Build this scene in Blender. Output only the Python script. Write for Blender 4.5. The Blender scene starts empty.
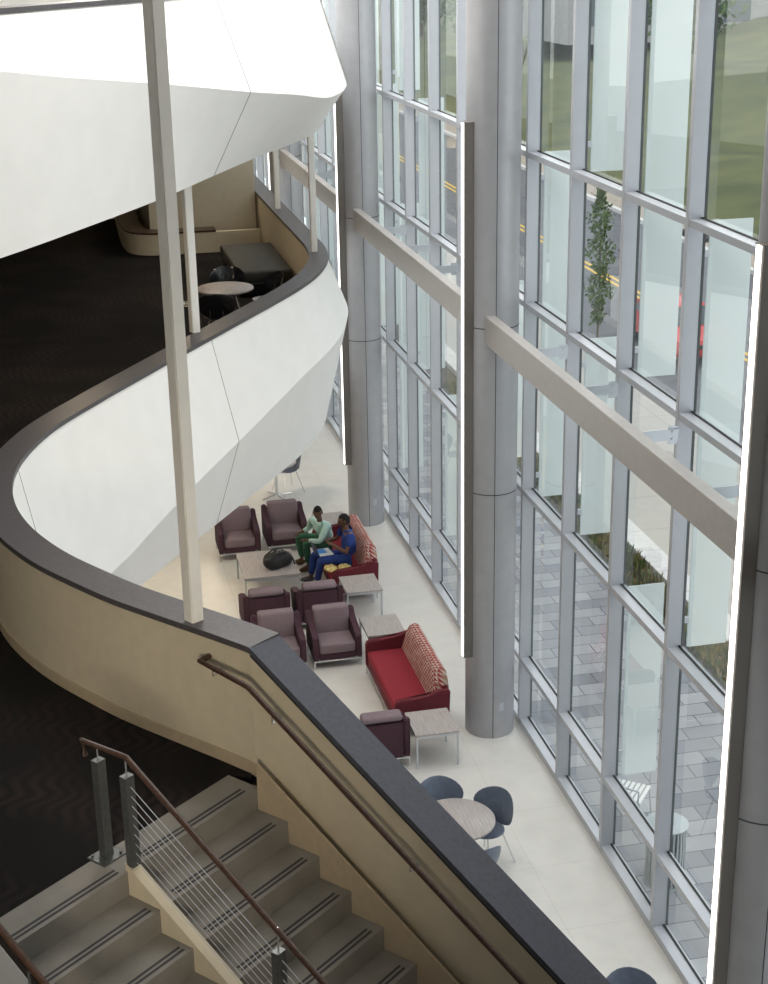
import bpy, bmesh, math, random
from mathutils import Vector, Matrix
PI = math.pi
random.seed(7)
scene = bpy.context.scene
COL = scene.collection

# ------------------------------------------------------------------ materials
MATS = {}
def mat(name, col, rough=0.5, metal=0.0, noise=0.0, nscale=20.0, bump=0.0, bscale=200.0, emit=0.0, spec=0.5, col2=None):
    m = bpy.data.materials.new(name); m.use_nodes = True
    nt = m.node_tree; b = nt.nodes['Principled BSDF']
    b.inputs['Base Color'].default_value = (*col, 1)
    b.inputs['Roughness'].default_value = rough
    b.inputs['Metallic'].default_value = metal
    b.inputs['Specular IOR Level'].default_value = spec
    tc = nt.nodes.new('ShaderNodeTexCoord')
    if noise or col2:
        n = nt.nodes.new('ShaderNodeTexNoise'); n.inputs['Scale'].default_value = nscale
        n.inputs['Detail'].default_value = 5
        nt.links.new(tc.outputs['Object'], n.inputs['Vector'])
        r = nt.nodes.new('ShaderNodeValToRGB')
        a = col2 if col2 else tuple(max(0, c*(1-noise)) for c in col)
        z = col if col2 else tuple(min(1, c*(1+noise)) for c in col)
        r.color_ramp.elements[0].position = 0.35; r.color_ramp.elements[1].position = 0.65
        r.color_ramp.elements[0].color = (*a, 1); r.color_ramp.elements[1].color = (*z, 1)
        nt.links.new(n.outputs['Fac'], r.inputs['Fac']); nt.links.new(r.outputs['Color'], b.inputs['Base Color'])
    if bump:
        n2 = nt.nodes.new('ShaderNodeTexNoise'); n2.inputs['Scale'].default_value = bscale
        nt.links.new(tc.outputs['Object'], n2.inputs['Vector'])
        bp = nt.nodes.new('ShaderNodeBump'); bp.inputs['Strength'].default_value = bump; bp.inputs['Distance'].default_value = 0.01
        nt.links.new(n2.outputs['Fac'], bp.inputs['Height']); nt.links.new(bp.outputs['Normal'], b.inputs['Normal'])
    if emit:
        b.inputs['Emission Color'].default_value = (*col, 1); b.inputs['Emission Strength'].default_value = emit
    MATS[name] = m
    return m

WHITE = mat('white_paint', (0.90, 0.885, 0.86), 0.55, noise=0.015, nscale=3)
POSTW = mat('post_paint', (0.88, 0.86, 0.81), 0.4, noise=0.02, nscale=6)
CREAM = mat('warm_tint_paint', (0.62, 0.55, 0.42), 0.6, noise=0.03, nscale=8)  # parapet's white paint with the warm lamplight put into its colour
BASEB = mat('base_strip', (0.46, 0.38, 0.27), 0.5, noise=0.05, nscale=15)
CAP = mat('cap_laminate', (0.088, 0.082, 0.088), 0.42, noise=0.12, nscale=30, spec=0.4)
CAPEDGE = mat('cap_edge', (0.02, 0.018, 0.018), 0.5)
COLM = mat('column_metal', (0.42, 0.425, 0.45), 0.38, metal=0.35, noise=0.03, nscale=6)
SEAM = mat('seam', (0.05, 0.05, 0.055), 0.8)
ALU = mat('aluminium', (0.50, 0.52, 0.56), 0.35, metal=0.25, noise=0.02, nscale=5)
GASK = mat('gasket', (0.03, 0.03, 0.03), 0.7)
BEAMM = mat('beam_metal', (0.42, 0.40, 0.385), 0.4, metal=0.2, noise=0.03, nscale=10)
STEEL = mat('steel', (0.16, 0.17, 0.17), 0.4, metal=0.7, noise=0.1, nscale=30)
CHROME = mat('chrome', (0.72, 0.73, 0.75), 0.2, metal=0.85)
LEGM = mat('leg_metal', (0.55, 0.58, 0.62), 0.3, metal=0.6)
RAIL = mat('rail_wood', (0.06, 0.03, 0.02), 0.35, noise=0.3, nscale=40)
MAUVE = mat('mauve_fabric', (0.215, 0.16, 0.178), 0.9, noise=0.12, nscale=90, bump=0.2, bscale=400)
PLUM = mat('plum_fabric', (0.062, 0.024, 0.038), 0.85, noise=0.2, nscale=90, bump=0.2, bscale=400)
CRIMSON = mat('crimson_fabric', (0.27, 0.015, 0.03), 0.85, noise=0.22, nscale=70, bump=0.2, bscale=400)
WINE = mat('wine_fabric', (0.13, 0.012, 0.022), 0.8, noise=0.2, nscale=70)
LAM = mat('table_laminate', (0.40, 0.36, 0.35), 0.45)
SHELL = mat('chair_shell', (0.13, 0.16, 0.22), 0.35, noise=0.1, nscale=12)
BLKSH = mat('black_shell', (0.012, 0.013, 0.016), 0.15)
BLK = mat('black_nylon', (0.012, 0.012, 0.013), 0.6, noise=0.4, nscale=25, bump=0.4, bscale=80)
OTTO = mat('ottoman_vinyl', (0.028, 0.03, 0.025), 0.6, noise=0.2, nscale=50)
SKIN = mat('skin', (0.13, 0.062, 0.038), 0.55, noise=0.08, nscale=30)
HAIR = mat('hair', (0.008, 0.007, 0.007), 0.9, bump=0.6, bscale=300)
EYEW = mat('eye', (0.22, 0.20, 0.18), 0.3)
LIPS = mat('lips', (0.12, 0.045, 0.04), 0.5)
MINT = mat('mint_cloth', (0.46, 0.68, 0.62), 0.85, noise=0.08, nscale=25, bump=0.5, bscale=40)
GREEN = mat('green_cloth', (0.035, 0.13, 0.075), 0.85, noise=0.15, nscale=25, bump=0.5, bscale=40)
SCRUB = mat('blue_scrubs', (0.012, 0.04, 0.20), 0.85, noise=0.2, nscale=25, bump=0.5, bscale=40)
SHOEB = mat('brown_shoe', (0.10, 0.05, 0.02), 0.5)
SHOEG = mat('grey_shoe', (0.10, 0.10, 0.11), 0.6)
PAPER = mat('paper', (0.78, 0.80, 0.82), 0.7)
BLUEP = mat('blue_print', (0.06, 0.28, 0.68), 0.5)
NAVY = mat('navy_cover', (0.012, 0.02, 0.08), 0.4)
SNACK = mat('snack_foil', (0.72, 0.62, 0.22), 0.45, noise=0.0, nscale=25, col2=(0.42, 0.28, 0.12), bump=0.6, bscale=50)
RED = mat('car_paint', (0.50, 0.03, 0.03), 0.25, noise=0.05, nscale=3)
CARGL = mat('car_glass', (0.12, 0.15, 0.17), 0.08)
TYRE = mat('tyre', (0.02, 0.02, 0.02), 0.8)
HEADL = mat('headlamp', (0.75, 0.75, 0.75), 0.15)
ASPH = mat('asphalt', (0.13, 0.135, 0.15), 0.9, noise=0.12, nscale=1.5, bump=0.3, bscale=60)
YEL = mat('yellow_paint', (0.75, 0.48, 0.06), 0.7)
WALK = mat('sidewalk', (0.46, 0.44, 0.41), 0.85, noise=0.06, nscale=4)
TANW = mat('far_walk', (0.36, 0.31, 0.26), 0.9, noise=0.1, nscale=4)
STONE = mat('curb_stone', (0.62, 0.61, 0.60), 0.8, noise=0.06, nscale=8)
SOIL = mat('soil', (0.08, 0.065, 0.045), 0.95, noise=0.4, nscale=12)
GRASS = mat('grass_bank', (0.12, 0.13, 0.05), 0.95, noise=0.0, nscale=0.35, col2=(0.07, 0.085, 0.035))
LEAF = mat('leaf', (0.10, 0.17, 0.035), 0.7, noise=0.0, nscale=9, col2=(0.04, 0.08, 0.02))
DRYL = mat('dry_leaf', (0.28, 0.22, 0.07), 0.8, noise=0.0, nscale=9, col2=(0.07, 0.09, 0.03))
BARK = mat('bark', (0.10, 0.075, 0.05), 0.9, noise=0.3, nscale=20)
LITW = mat('litter_metal', (0.42, 0.46, 0.48), 0.4, metal=0.3)
FACADE = mat('facade', (0.38, 0.38, 0.38), 0.8, noise=0.08, nscale=2)
ROOFW = mat('roof_white', (0.8, 0.8, 0.78), 0.7)
LED = mat('led', (1.0, 0.95, 0.90), 0.5, emit=2.6)
HOUS = mat('light_housing', (0.17, 0.155, 0.14), 0.5, metal=0.3)

# floor: pale terrazzo with faint joints
def tile_floor(name, c1, c2, joint, sx, sy, msize, rough, offset=0.0, bias=0.0):
    m = bpy.data.materials.new(name); m.use_nodes = True; nt = m.node_tree; b = nt.nodes['Principled BSDF']
    tc = nt.nodes.new('ShaderNodeTexCoord')
    br = nt.nodes.new('ShaderNodeTexBrick')
    br.inputs['Scale'].default_value = 1.0
    br.inputs['Brick Width'].default_value = sx; br.inputs['Row Height'].default_value = sy
    br.inputs['Mortar Size'].default_value = msize; br.inputs['Mortar Smooth'].default_value = 0.2
    br.inputs['Color1'].default_value = (*c1, 1); br.inputs['Color2'].default_value = (*c2, 1)
    br.inputs['Mortar'].default_value = (*joint, 1); br.inputs['Bias'].default_value = bias
    br.offset = offset
    nt.links.new(tc.outputs['Object'], br.inputs['Vector'])
    n = nt.nodes.new('ShaderNodeTexNoise'); n.inputs['Scale'].default_value = 3.0; n.inputs['Detail'].default_value = 8
    nt.links.new(tc.outputs['Object'], n.inputs['Vector'])
    mx = nt.nodes.new('ShaderNodeMix'); mx.data_type = 'RGBA'; mx.blend_type = 'MULTIPLY'; mx.inputs['Factor'].default_value = 0.25
    nt.links.new(br.outputs['Color'], mx.inputs['A']); nt.links.new(n.outputs['Color'], mx.inputs['B'])
    hs = nt.nodes.new('ShaderNodeHueSaturation'); hs.inputs['Saturation'].default_value = 0.0
    nt.links.new(n.outputs['Color'], hs.inputs['Color']); nt.links.new(hs.outputs['Color'], mx.inputs['B'])
    nt.links.new(mx.outputs['Result'], b.inputs['Base Color'])
    b.inputs['Roughness'].default_value = rough
    return m
FLOORM = tile_floor('floor_terrazzo', (0.76, 0.74, 0.70), (0.75, 0.73, 0.69), (0.63, 0.61, 0.57), 2.4, 1.2, 0.004, 0.32)
PAVER = tile_floor('patio_pavers', (0.46, 0.46, 0.48), (0.22, 0.23, 0.26), (0.10, 0.10, 0.11), 0.62, 0.31, 0.008, 0.8, 0.5)

def carpet_mat():
    m = bpy.data.materials.new('wavy_carpet'); m.use_nodes = True; nt = m.node_tree; b = nt.nodes['Principled BSDF']
    tc = nt.nodes.new('ShaderNodeTexCoord')
    mp = nt.nodes.new('ShaderNodeMapping'); mp.inputs['Rotation'].default_value = (0, 0, 0.25)
    nt.links.new(tc.outputs['Object'], mp.inputs['Vector'])
    sx = nt.nodes.new('ShaderNodeSeparateXYZ'); nt.links.new(mp.outputs['Vector'], sx.inputs[0])
    def M(op, a, bv=None):
        n = nt.nodes.new('ShaderNodeMath'); n.operation = op
        for i, v in enumerate((a, bv)):
            if v is None: continue
            if isinstance(v, (int, float)): n.inputs[i].default_value = v
            else: nt.links.new(v, n.inputs[i])
        return n.outputs[0]
    s = M('MULTIPLY', M('SINE', M('MULTIPLY', sx.outputs['Y'], 16.0)), 0.05)
    u = M('ADD', sx.outputs['X'], s)
    n1 = nt.nodes.new('ShaderNodeTexNoise'); n1.inputs['Scale'].default_value = 1.1; n1.inputs['Detail'].default_value = 2
    nt.links.new(mp.outputs['Vector'], n1.inputs['Vector'])
    u = M('ADD', u, M('MULTIPLY', n1.outputs['Fac'], 0.35))
    w = M('SINE', M('MULTIPLY', u, 52.0))
    w = M('MULTIPLY', M('ADD', w, 1.0), 0.5)
    n2 = nt.nodes.new('ShaderNodeTexNoise'); n2.inputs['Scale'].default_value = 0.9
    nt.links.new(mp.outputs['Vector'], n2.inputs['Vector'])
    gate = nt.nodes.new('ShaderNodeMapRange'); gate.inputs['From Min'].default_value = 0.42; gate.inputs['From Max'].default_value = 0.6
    nt.links.new(n2.outputs['Fac'], gate.inputs['Value'])
    f = M('MULTIPLY', w, gate.outputs['Result'])
    mx = nt.nodes.new('ShaderNodeMix'); mx.data_type = 'RGBA'
    mx.inputs['A'].default_value = (0.016, 0.015, 0.015, 1); mx.inputs['B'].default_value = (0.032, 0.024, 0.023, 1)
    nt.links.new(f, mx.inputs['Factor']); nt.links.new(mx.outputs['Result'], b.inputs['Base Color'])
    b.inputs['Roughness'].default_value = 1.0; b.inputs['Specular IOR Level'].default_value = 0.1
    return m
CARPET = carpet_mat()

def concrete_step():
    m = mat('step_stone', (0.27, 0.25, 0.225), 0.7, noise=0.0, nscale=4, col2=(0.23, 0.215, 0.19))
    nt = m.node_tree; b = nt.nodes['Principled BSDF']
    old = b.inputs['Base Color'].links[0].from_socket
    tc = [n for n in nt.nodes if n.type == 'TEX_COORD'][0]
    v = nt.nodes.new('ShaderNodeTexVoronoi'); v.inputs['Scale'].default_value = 45
    nt.links.new(tc.outputs['Object'], v.inputs['Vector'])
    lt = nt.nodes.new('ShaderNodeMath'); lt.operation = 'LESS_THAN'; lt.inputs[1].default_value = 0.13
    nt.links.new(v.outputs['Distance'], lt.inputs[0])
    mx = nt.nodes.new('ShaderNodeMix'); mx.data_type = 'RGBA'; mx.inputs['B'].default_value = (0.17, 0.16, 0.15, 1)
    nt.links.new(lt.outputs[0], mx.inputs['Factor']); nt.links.new(old, mx.inputs['A']); nt.links.new(mx.outputs['Result'], b.inputs['Base Color'])
    return m
STEPM = concrete_step()

def pattern_fabric():
    m = bpy.data.materials.new('triangle_pattern_fabric'); m.use_nodes = True; nt = m.node_tree; b = nt.nodes['Principled BSDF']
    tc = nt.nodes.new('ShaderNodeTexCoord'); sp = nt.nodes.new('ShaderNodeSeparateXYZ'); nt.links.new(tc.outputs['Object'], sp.inputs[0])
    def Mn(op, a, bv=None):
        n = nt.nodes.new('ShaderNodeMath'); n.operation = op
        for i, v in enumerate((a, bv)):
            if v is None: continue
            if isinstance(v, (int, float)): n.inputs[i].default_value = v
            else: nt.links.new(v, n.inputs[i])
        return n.outputs[0]
    v = Mn('MULTIPLY', Mn('ADD', sp.outputs['Z'], sp.outputs['X']), 17.0)
    row = Mn('FLOOR', v); fv = Mn('FRACT', v)
    u = Mn('ADD', Mn('MULTIPLY', sp.outputs['Y'], 13.0), Mn('MULTIPLY', row, 0.5))
    fu = Mn('ABSOLUTE', Mn('SUBTRACT', Mn('MULTIPLY', Mn('FRACT', u), 2.0), 1.0))
    tri = Mn('GREATER_THAN', fu, fv)
    wn = nt.nodes.new('ShaderNodeTexWhiteNoise'); wn.noise_dimensions = '2D'
    cb = nt.nodes.new('ShaderNodeCombineXYZ'); nt.links.new(Mn('FLOOR', u), cb.inputs[0]); nt.links.new(row, cb.inputs[1]); nt.links.new(cb.outputs[0], wn.inputs['Vector'])
    r = nt.nodes.new('ShaderNodeValToRGB'); e = r.color_ramp.elements; e[0].color = (0.34, 0.22, 0.16, 1); e[1].color = (0.56, 0.47, 0.41, 1)
    nt.links.new(wn.outputs['Value'], r.inputs['Fac'])
    mx = nt.nodes.new('ShaderNodeMix'); mx.data_type = 'RGBA'; mx.inputs['A'].default_value = (0.30, 0.035, 0.045, 1)
    nt.links.new(tri, mx.inputs['Factor']); nt.links.new(r.outputs['Color'], mx.inputs['B']); nt.links.new(mx.outputs['Result'], b.inputs['Base Color'])
    b.inputs['Roughness'].default_value = 0.9
    return m
PATT = pattern_fabric()

def wood_grain():
    nt = LAM.node_tree; b = nt.nodes['Principled BSDF']
    tc = [n for n in nt.nodes if n.type == 'TEX_COORD'][0]
    mp = nt.nodes.new('ShaderNodeMapping'); mp.inputs['Scale'].default_value = (28, 2.0, 2)
    nt.links.new(tc.outputs['Object'], mp.inputs['Vector'])
    n = nt.nodes.new('ShaderNodeTexNoise'); n.inputs['Scale'].default_value = 2; n.inputs['Detail'].default_value = 6
    nt.links.new(mp.outputs['Vector'], n.inputs['Vector'])
    r = nt.nodes.new('ShaderNodeValToRGB'); r.color_ramp.elements[0].color = (0.33, 0.29, 0.28, 1); r.color_ramp.elements[1].color = (0.47, 0.43, 0.41, 1)
    r.color_ramp.elements[0].position = 0.3; r.color_ramp.elements[1].position = 0.7
    nt.links.new(n.outputs['Fac'], r.inputs['Fac']); nt.links.new(r.outputs['Color'], b.inputs['Base Color'])
wood_grain()

def glass_mat(name, tint, refl, rough=0.0):
    m = bpy.data.materials.new(name); m.use_nodes = True; nt = m.node_tree
    for n in list(nt.nodes): nt.nodes.remove(n)
    out = nt.nodes.new('ShaderNodeOutputMaterial')
    t = nt.nodes.new('ShaderNodeBsdfTransparent'); t.inputs['Color'].default_value = (*tint, 1)
    g = nt.nodes.new('ShaderNodeBsdfGlossy'); g.inputs['Roughness'].default_value = rough; g.inputs['Color'].default_value = (0.95, 1, 1, 1)
    fr = nt.nodes.new('ShaderNodeLayerWeight'); fr.inputs['Blend'].default_value = 0.5
    pw = nt.nodes.new('ShaderNodeMath'); pw.operation = 'POWER'; pw.inputs[1].default_value = 4.0
    nt.links.new(fr.outputs['Facing'], pw.inputs[0])
    mr = nt.nodes.new('ShaderNodeMath'); mr.operation = 'MULTIPLY_ADD'; mr.inputs[1].default_value = 0.75; mr.inputs[2].default_value = refl
    nt.links.new(pw.outputs[0], mr.inputs[0])
    mx = nt.nodes.new('ShaderNodeMixShader')
    nt.links.new(mr.outputs[0], mx.inputs['Fac']); nt.links.new(t.outputs[0], mx.inputs[1]); nt.links.new(g.outputs[0], mx.inputs[2])
    nt.links.new(mx.outputs[0], out.inputs['Surface'])
    return m
GLASS = glass_mat('window_glass', (0.90, 0.94, 0.93), 0.08)
def fin_mat():
    m = bpy.data.materials.new('frosted_fin'); m.use_nodes = True; nt = m.node_tree
    for n in list(nt.nodes): nt.nodes.remove(n)
    out = nt.nodes.new('ShaderNodeOutputMaterial')
    d = nt.nodes.new('ShaderNodeBsdfDiffuse'); d.inputs['Color'].default_value = (0.86, 0.89, 0.89, 1)
    tl = nt.nodes.new('ShaderNodeBsdfTranslucent'); tl.inputs['Color'].default_value = (0.86, 0.90, 0.90, 1)
    tr = nt.nodes.new('ShaderNodeBsdfTransparent'); tr.inputs['Color'].default_value = (0.85, 0.93, 0.93, 1)
    a = nt.nodes.new('ShaderNodeMixShader'); a.inputs['Fac'].default_value = 0.5
    nt.links.new(d.outputs[0], a.inputs[1]); nt.links.new(tl.outputs[0], a.inputs[2])
    b = nt.nodes.new('ShaderNodeMixShader'); b.inputs['Fac'].default_value = 0.22
    nt.links.new(a.outputs[0], b.inputs[1]); nt.links.new(tr.outputs[0], b.inputs[2])
    nt.links.new(b.outputs[0], out.inputs['Surface'])
    return m
FIN = fin_mat()

# ------------------------------------------------------------------ helpers
def tag(o, label=None, cat=None, group=None, kind=None):
    if label: o['label'] = label
    if cat: o['category'] = cat
    if group: o['group'] = group
    if kind: o['kind'] = kind
    return o
def thing(name, label, cat, loc=(0, 0, 0), rz=0.0, group=None):
    o = bpy.data.objects.new(name, None); COL.objects.link(o)
    o.location = loc; o.rotation_euler = (0, 0, rz); o.empty_display_size = 0.2
    return tag(o, label, cat, group)
def obj(name, bm, m, parent=None, smooth=False, sharp=None):
    if isinstance(m, (list, tuple)): ms = m
    else: ms = [m]
    bmesh.ops.recalc_face_normals(bm, faces=bm.faces[:])
    if smooth or sharp is not None:
        for f in bm.faces: f.smooth = True
        lim = math.radians(sharp if sharp is not None else 180)
        for e in bm.edges:
            if len(e.link_faces) == 2 and e.calc_face_angle(0) > lim: e.smooth = False
    me = bpy.data.meshes.new(name); bm.to_mesh(me); bm.free()
    for x in ms: me.materials.append(x)
    o = bpy.data.objects.new(name, me); COL.objects.link(o)
    if parent is not None: o.parent = parent
    return o
def struct(name, bm, m, sharp=None):
    return tag(obj(name, bm, m, sharp=sharp), kind='structure')
def copy_tree(o, parent=None):
    c = o.copy(); COL.objects.link(c)
    if parent is not None: c.parent = parent
    for ch in [x for x in o.children]: copy_tree(ch, c)
    return c
NB = bmesh.new
def box(bm, x0, x1, y0, y1, z0, z1, mi=0):
    vs = [bm.verts.new(p) for p in ((x0,y0,z0),(x1,y0,z0),(x1,y1,z0),(x0,y1,z0),(x0,y0,z1),(x1,y0,z1),(x1,y1,z1),(x0,y1,z1))]
    for f in ((0,3,2,1),(4,5,6,7),(0,1,5,4),(1,2,6,5),(2,3,7,6),(3,0,4,7)):
        bm.faces.new([vs[i] for i in f]).material_index = mi
    return vs
def rbox(bm, c, s, r, seg=3, M=None, mi=0):
    t = NB(); bmesh.ops.create_cube(t, size=1)
    for v in t.verts: v.co = Vector((v.co.x*s[0], v.co.y*s[1], v.co.z*s[2]))
    bmesh.ops.bevel(t, geom=t.edges[:], offset=r, segments=seg, profile=0.5, affect='EDGES')
    mm = Matrix.Translation(c) @ (M if M is not None else Matrix())
    merge(bm, t, mm, mi)
def merge(bm, t, mm=Matrix(), mi=0):
    mp = {}
    for v in t.verts: mp[v] = bm.verts.new(mm @ v.co)
    for f in t.faces:
        try:
            nf = bm.faces.new([mp[v] for v in f.verts]); nf.material_index = mi; nf.smooth = f.smooth
        except ValueError: pass
    t.free()
def cyl(bm, x, y, z0, z1, r0, r1=None, n=24, mi=0):
    r1 = r0 if r1 is None else r1
    a = [bm.verts.new((x+r0*math.cos(2*PI*i/n), y+r0*math.sin(2*PI*i/n), z0)) for i in range(n)]
    b = [bm.verts.new((x+r1*math.cos(2*PI*i/n), y+r1*math.sin(2*PI*i/n), z1)) for i in range(n)]
    for i in range(n): bm.faces.new((a[i], a[(i+1)%n], b[(i+1)%n], b[i])).material_index = mi
    bm.faces.new(a[::-1]).material_index = mi; bm.faces.new(b).material_index = mi
def lathe(bm, prof, x=0, y=0, n=32, mi=0):
    rings = [[bm.verts.new((x+r*math.cos(2*PI*i/n), y+r*math.sin(2*PI*i/n), z)) for i in range(n)] for r, z in prof]
    for a, b in zip(rings, rings[1:]):
        for i in range(n): bm.faces.new((a[i], a[(i+1)%n], b[(i+1)%n], b[i])).material_index = mi
    bm.faces.new(rings[0][::-1]); bm.faces.new(rings[-1])
def tube(bm, pts, r, n=8, mi=0, radii=None):
    pts = [Vector(p) for p in pts]; rings = []
    for i, p in enumerate(pts):
        if i == 0: t = pts[1]-p
        elif i == len(pts)-1: t = p-pts[-2]
        else: t = (pts[i+1]-p).normalized()+(p-pts[i-1]).normalized()
        t.normalize()
        up = Vector((0,0,1)) if abs(t.z) < 0.95 else Vector((1,0,0))
        u = t.cross(up).normalized(); w = u.cross(t).normalized()
        rr = radii[i] if radii else r
        rings.append([bm.verts.new(p+(u*math.cos(2*PI*k/n)+w*math.sin(2*PI*k/n))*rr) for k in range(n)])
    for a, b in zip(rings, rings[1:]):
        for k in range(n): bm.faces.new((a[k], a[(k+1)%n], b[(k+1)%n], b[k])).material_index = mi
    bm.faces.new(rings[0][::-1]).material_index = mi; bm.faces.new(rings[-1]).material_index = mi
def prism(bm, poly, z0, z1, mi=0):
    a = [bm.verts.new((x, y, z0)) for x, y in poly]; b = [bm.verts.new((x, y, z1)) for x, y in poly]
    n = len(poly)
    for i in range(n): bm.faces.new((a[i], a[(i+1)%n], b[(i+1)%n], b[i])).material_index = mi
    bm.faces.new(a[::-1]).material_index = mi; bm.faces.new(b).material_index = mi
def prism_yz(bm, poly, x0, x1, mi=0):
    a = [bm.verts.new((x0, y, z)) for y, z in poly]; b = [bm.verts.new((x1, y, z)) for y, z in poly]
    n = len(poly)
    for i in range(n): bm.faces.new((a[i], a[(i+1)%n], b[(i+1)%n], b[i])).material_index = mi
    bm.faces.new(a[::-1]).material_index = mi; bm.faces.new(b).material_index = mi
def sweep(bm, secs, mi=0, closed=True, caps=True):
    """secs: list of cross-sections, each a list of 3D points (same count)."""
    R = [[bm.verts.new(p) for p in s] for s in secs]; n = len(R[0])
    for a, b in zip(R, R[1:]):
        for k in range(n if closed else n-1):
            bm.faces.new((a[k], a[(k+1)%n], b[(k+1)%n], b[k])).material_index = mi
    if closed and caps:
        bm.faces.new(R[0][::-1]); bm.faces.new(R[-1])
def catmull(P, step=5):
    P = [Vector(p) for p in P]; out = []
    for i in range(len(P)-1):
        p0 = P[max(i-1, 0)]; p1 = P[i]; p2 = P[i+1]; p3 = P[min(i+2, len(P)-1)]
        for k in range(step):
            t = k/step
            out.append(0.5*((2*p1)+(p2-p0)*t+(2*p0-5*p1+4*p2-p3)*t*t+(3*p1-p0-3*p2+p3)*t**3))
    out.append(P[-1]); return out
def normals2(P):
    """unit normals pointing to the atrium side (right of travel)."""
    N = []
    for i in range(len(P)):
        a = P[max(i-1, 0)]; b = P[min(i+1, len(P)-1)]
        t = Vector((b[0]-a[0], b[1]-a[1])).normalized(); N.append(Vector((t.y, -t.x)))
    return N
def interp(x, tab):
    if x <= tab[0][0]: return tab[0][1]
    for (a, va), (b, vb) in zip(tab, tab[1:]):
        if x <= b: return va+(vb-va)*(x-a)/(b-a)
    return tab[-1][1]

H2 = 4.27; CAPZ = H2+1.07
# ------------------------------------------------------------------ ground floor and shell
bm = NB(); box(bm, -9, 5.70, -3, 44, -0.25, 0); struct('floor', bm, FLOORM)
bm = NB(); box(bm, -9.3, 6.0, -3.3, 44.3, 13.0, 13.3); struct('ceiling', bm, WHITE)
bm = NB(); box(bm, -9.3, -9.0, -3.3, 44.3, -0.25, 13.0); struct('wall_left', bm, WHITE)
bm = NB(); box(bm, -9.0, 5.9, 44.0, 44.3, -0.25, 13.0); struct('wall_back', bm, WHITE)
bm = NB(); box(bm, -9.0, 5.9, -3.3, -3.0, -0.25, 13.0); struct('wall_front', bm, WHITE)
# upper walkway the view is taken from
bm = NB(); box(bm, -9.0, 4.4, -3.0, 0.6, 8.24, 8.54); struct('floor_gallery', bm, [CARPET])

# ------------------------------------------------------------------ level two balcony
OUT = [(1.39,10.21),(1.15,10.51),(.80,10.93),(.45,11.36),(.16,11.79),(-.08,12.18),(-.27,12.58),(-.42,13.0),(-.53,13.5),(-.57,14.05),(-.53,14.6),
       (-.41,15.15),(-.20,15.75),(.05,16.25),(.35,16.76),(.63,17.23),(1.74,19.02),(2.41,20.09),(3.12,21.22),(3.55,21.95),(3.88,22.6),(4.15,23.3),
       (4.35,24.05),(4.445,24.9),(4.46,25.8),(4.46,28),(4.46,36)]
S = [(p.x, p.y) for p in catmull([(x, y, 0) for x, y in OUT], 4)]
N = normals2(S)
KI = (1.14, 10.02)         # inner kink of the cap
def off(i, d): return (S[i][0]+N[i].x*d, S[i][1]+N[i].y*d)
nS = len(S)
inner = [off(i, -0.31) for i in range(nS)]; inner[0] = KI
inw = [off(i, -0.29) for i in range(nS)]; inw[0] = (KI[0]+0.01, KI[1]+0.015)
# inner parapet wall
bm = NB(); secs = []
for i in range(nS):
    a = inw[i]; b = off(i, -0.06) if i else (1.33, 10.17)
    secs.append([(a[0], a[1], H2-0.02), (b[0], b[1], H2-0.02), (b[0], b[1], CAPZ-0.055), (a[0], a[1], CAPZ-0.055)])
sweep(bm, secs); struct('wall_parapet', bm, CREAM, sharp=30)
# cap
bm = NB(); secs = []
for i in range(nS):
    a = inner[i]; b = off(i, 0.0)
    secs.append([(a[0], a[1], CAPZ-0.05), (b[0], b[1], CAPZ-0.05), (b[0], b[1], CAPZ), (a[0], a[1], CAPZ)])
sweep(bm, secs); struct('trim_1', bm, CAP, sharp=30)
# shadow reveal under the cap
bm = NB(); secs = []
for i in range(nS):
    a = off(i, -0.285) if i else (KI[0]+.015, KI[1]+.02); b = off(i, -0.1) if i else (1.3, 10.14)
    secs.append([(a[0], a[1], CAPZ-0.08), (b[0], b[1], CAPZ-0.08), (b[0], b[1], CAPZ-0.0505), (a[0], a[1], CAPZ-0.0505)])
# outer fascia (folded, faceted)
ZC = [(-.6, 3.42), (.3, 3.52), (1.2, 3.77), (2.2, 3.98), (3.2, 4.22), (4.0, 4.33), (4.4, 4.45)]
def fascia_sec(i):
    x = S[i][0]; near = S[i][1] < 14.0
    zc = 3.42 if near else interp(x, ZC)
    t = min(1, max(0, (S[i][1]-10.2)/2.5)); co = 0.30*t if near else 0.30
    a = off(i, -0.06); o = off(i, -0.02); c = off(i, co); l = off(i, -0.10); li = off(i, -0.30)
    return [(a[0], a[1], CAPZ-0.052), (o[0], o[1], CAPZ-0.052), (c[0], c[1], zc), (l[0], l[1], 2.70), (li[0], li[1], 2.70), (li[0], li[1], H2-0.30), (a[0], a[1], H2-.1)]
bm = NB(); sweep(bm, [fascia_sec(i) for i in range(nS)]); struct('wall_fascia', bm, WHITE, sharp=14)
# panel joints of the fascia
k = 1
near_i = lambda x, y: min(range(nS), key=lambda j: (S[j][0]-x)**2+(S[j][1]-y)**2)
for i in (near_i(-0.52, 14.7), near_i(1.85, 19.2)):
    s = fascia_sec(i); s2 = fascia_sec(i+1)
    tdir = (Vector(s2[1])-Vector(s[1])); tdir.z = 0; tdir.normalize(); w = tdir*0.003
    n3 = Vector((N[i].x, N[i].y, 0))*0.003
    bm = NB()
    P = [Vector(s[1])+n3, Vector(s[2])+n3, Vector(s[3])+n3]
    secs = [[p-w, p+w, p+w-n3*2, p-w-n3*2] for p in P]
    sweep(bm, secs); k += 1; struct('trim_%d' % k, bm, SEAM)
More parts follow.
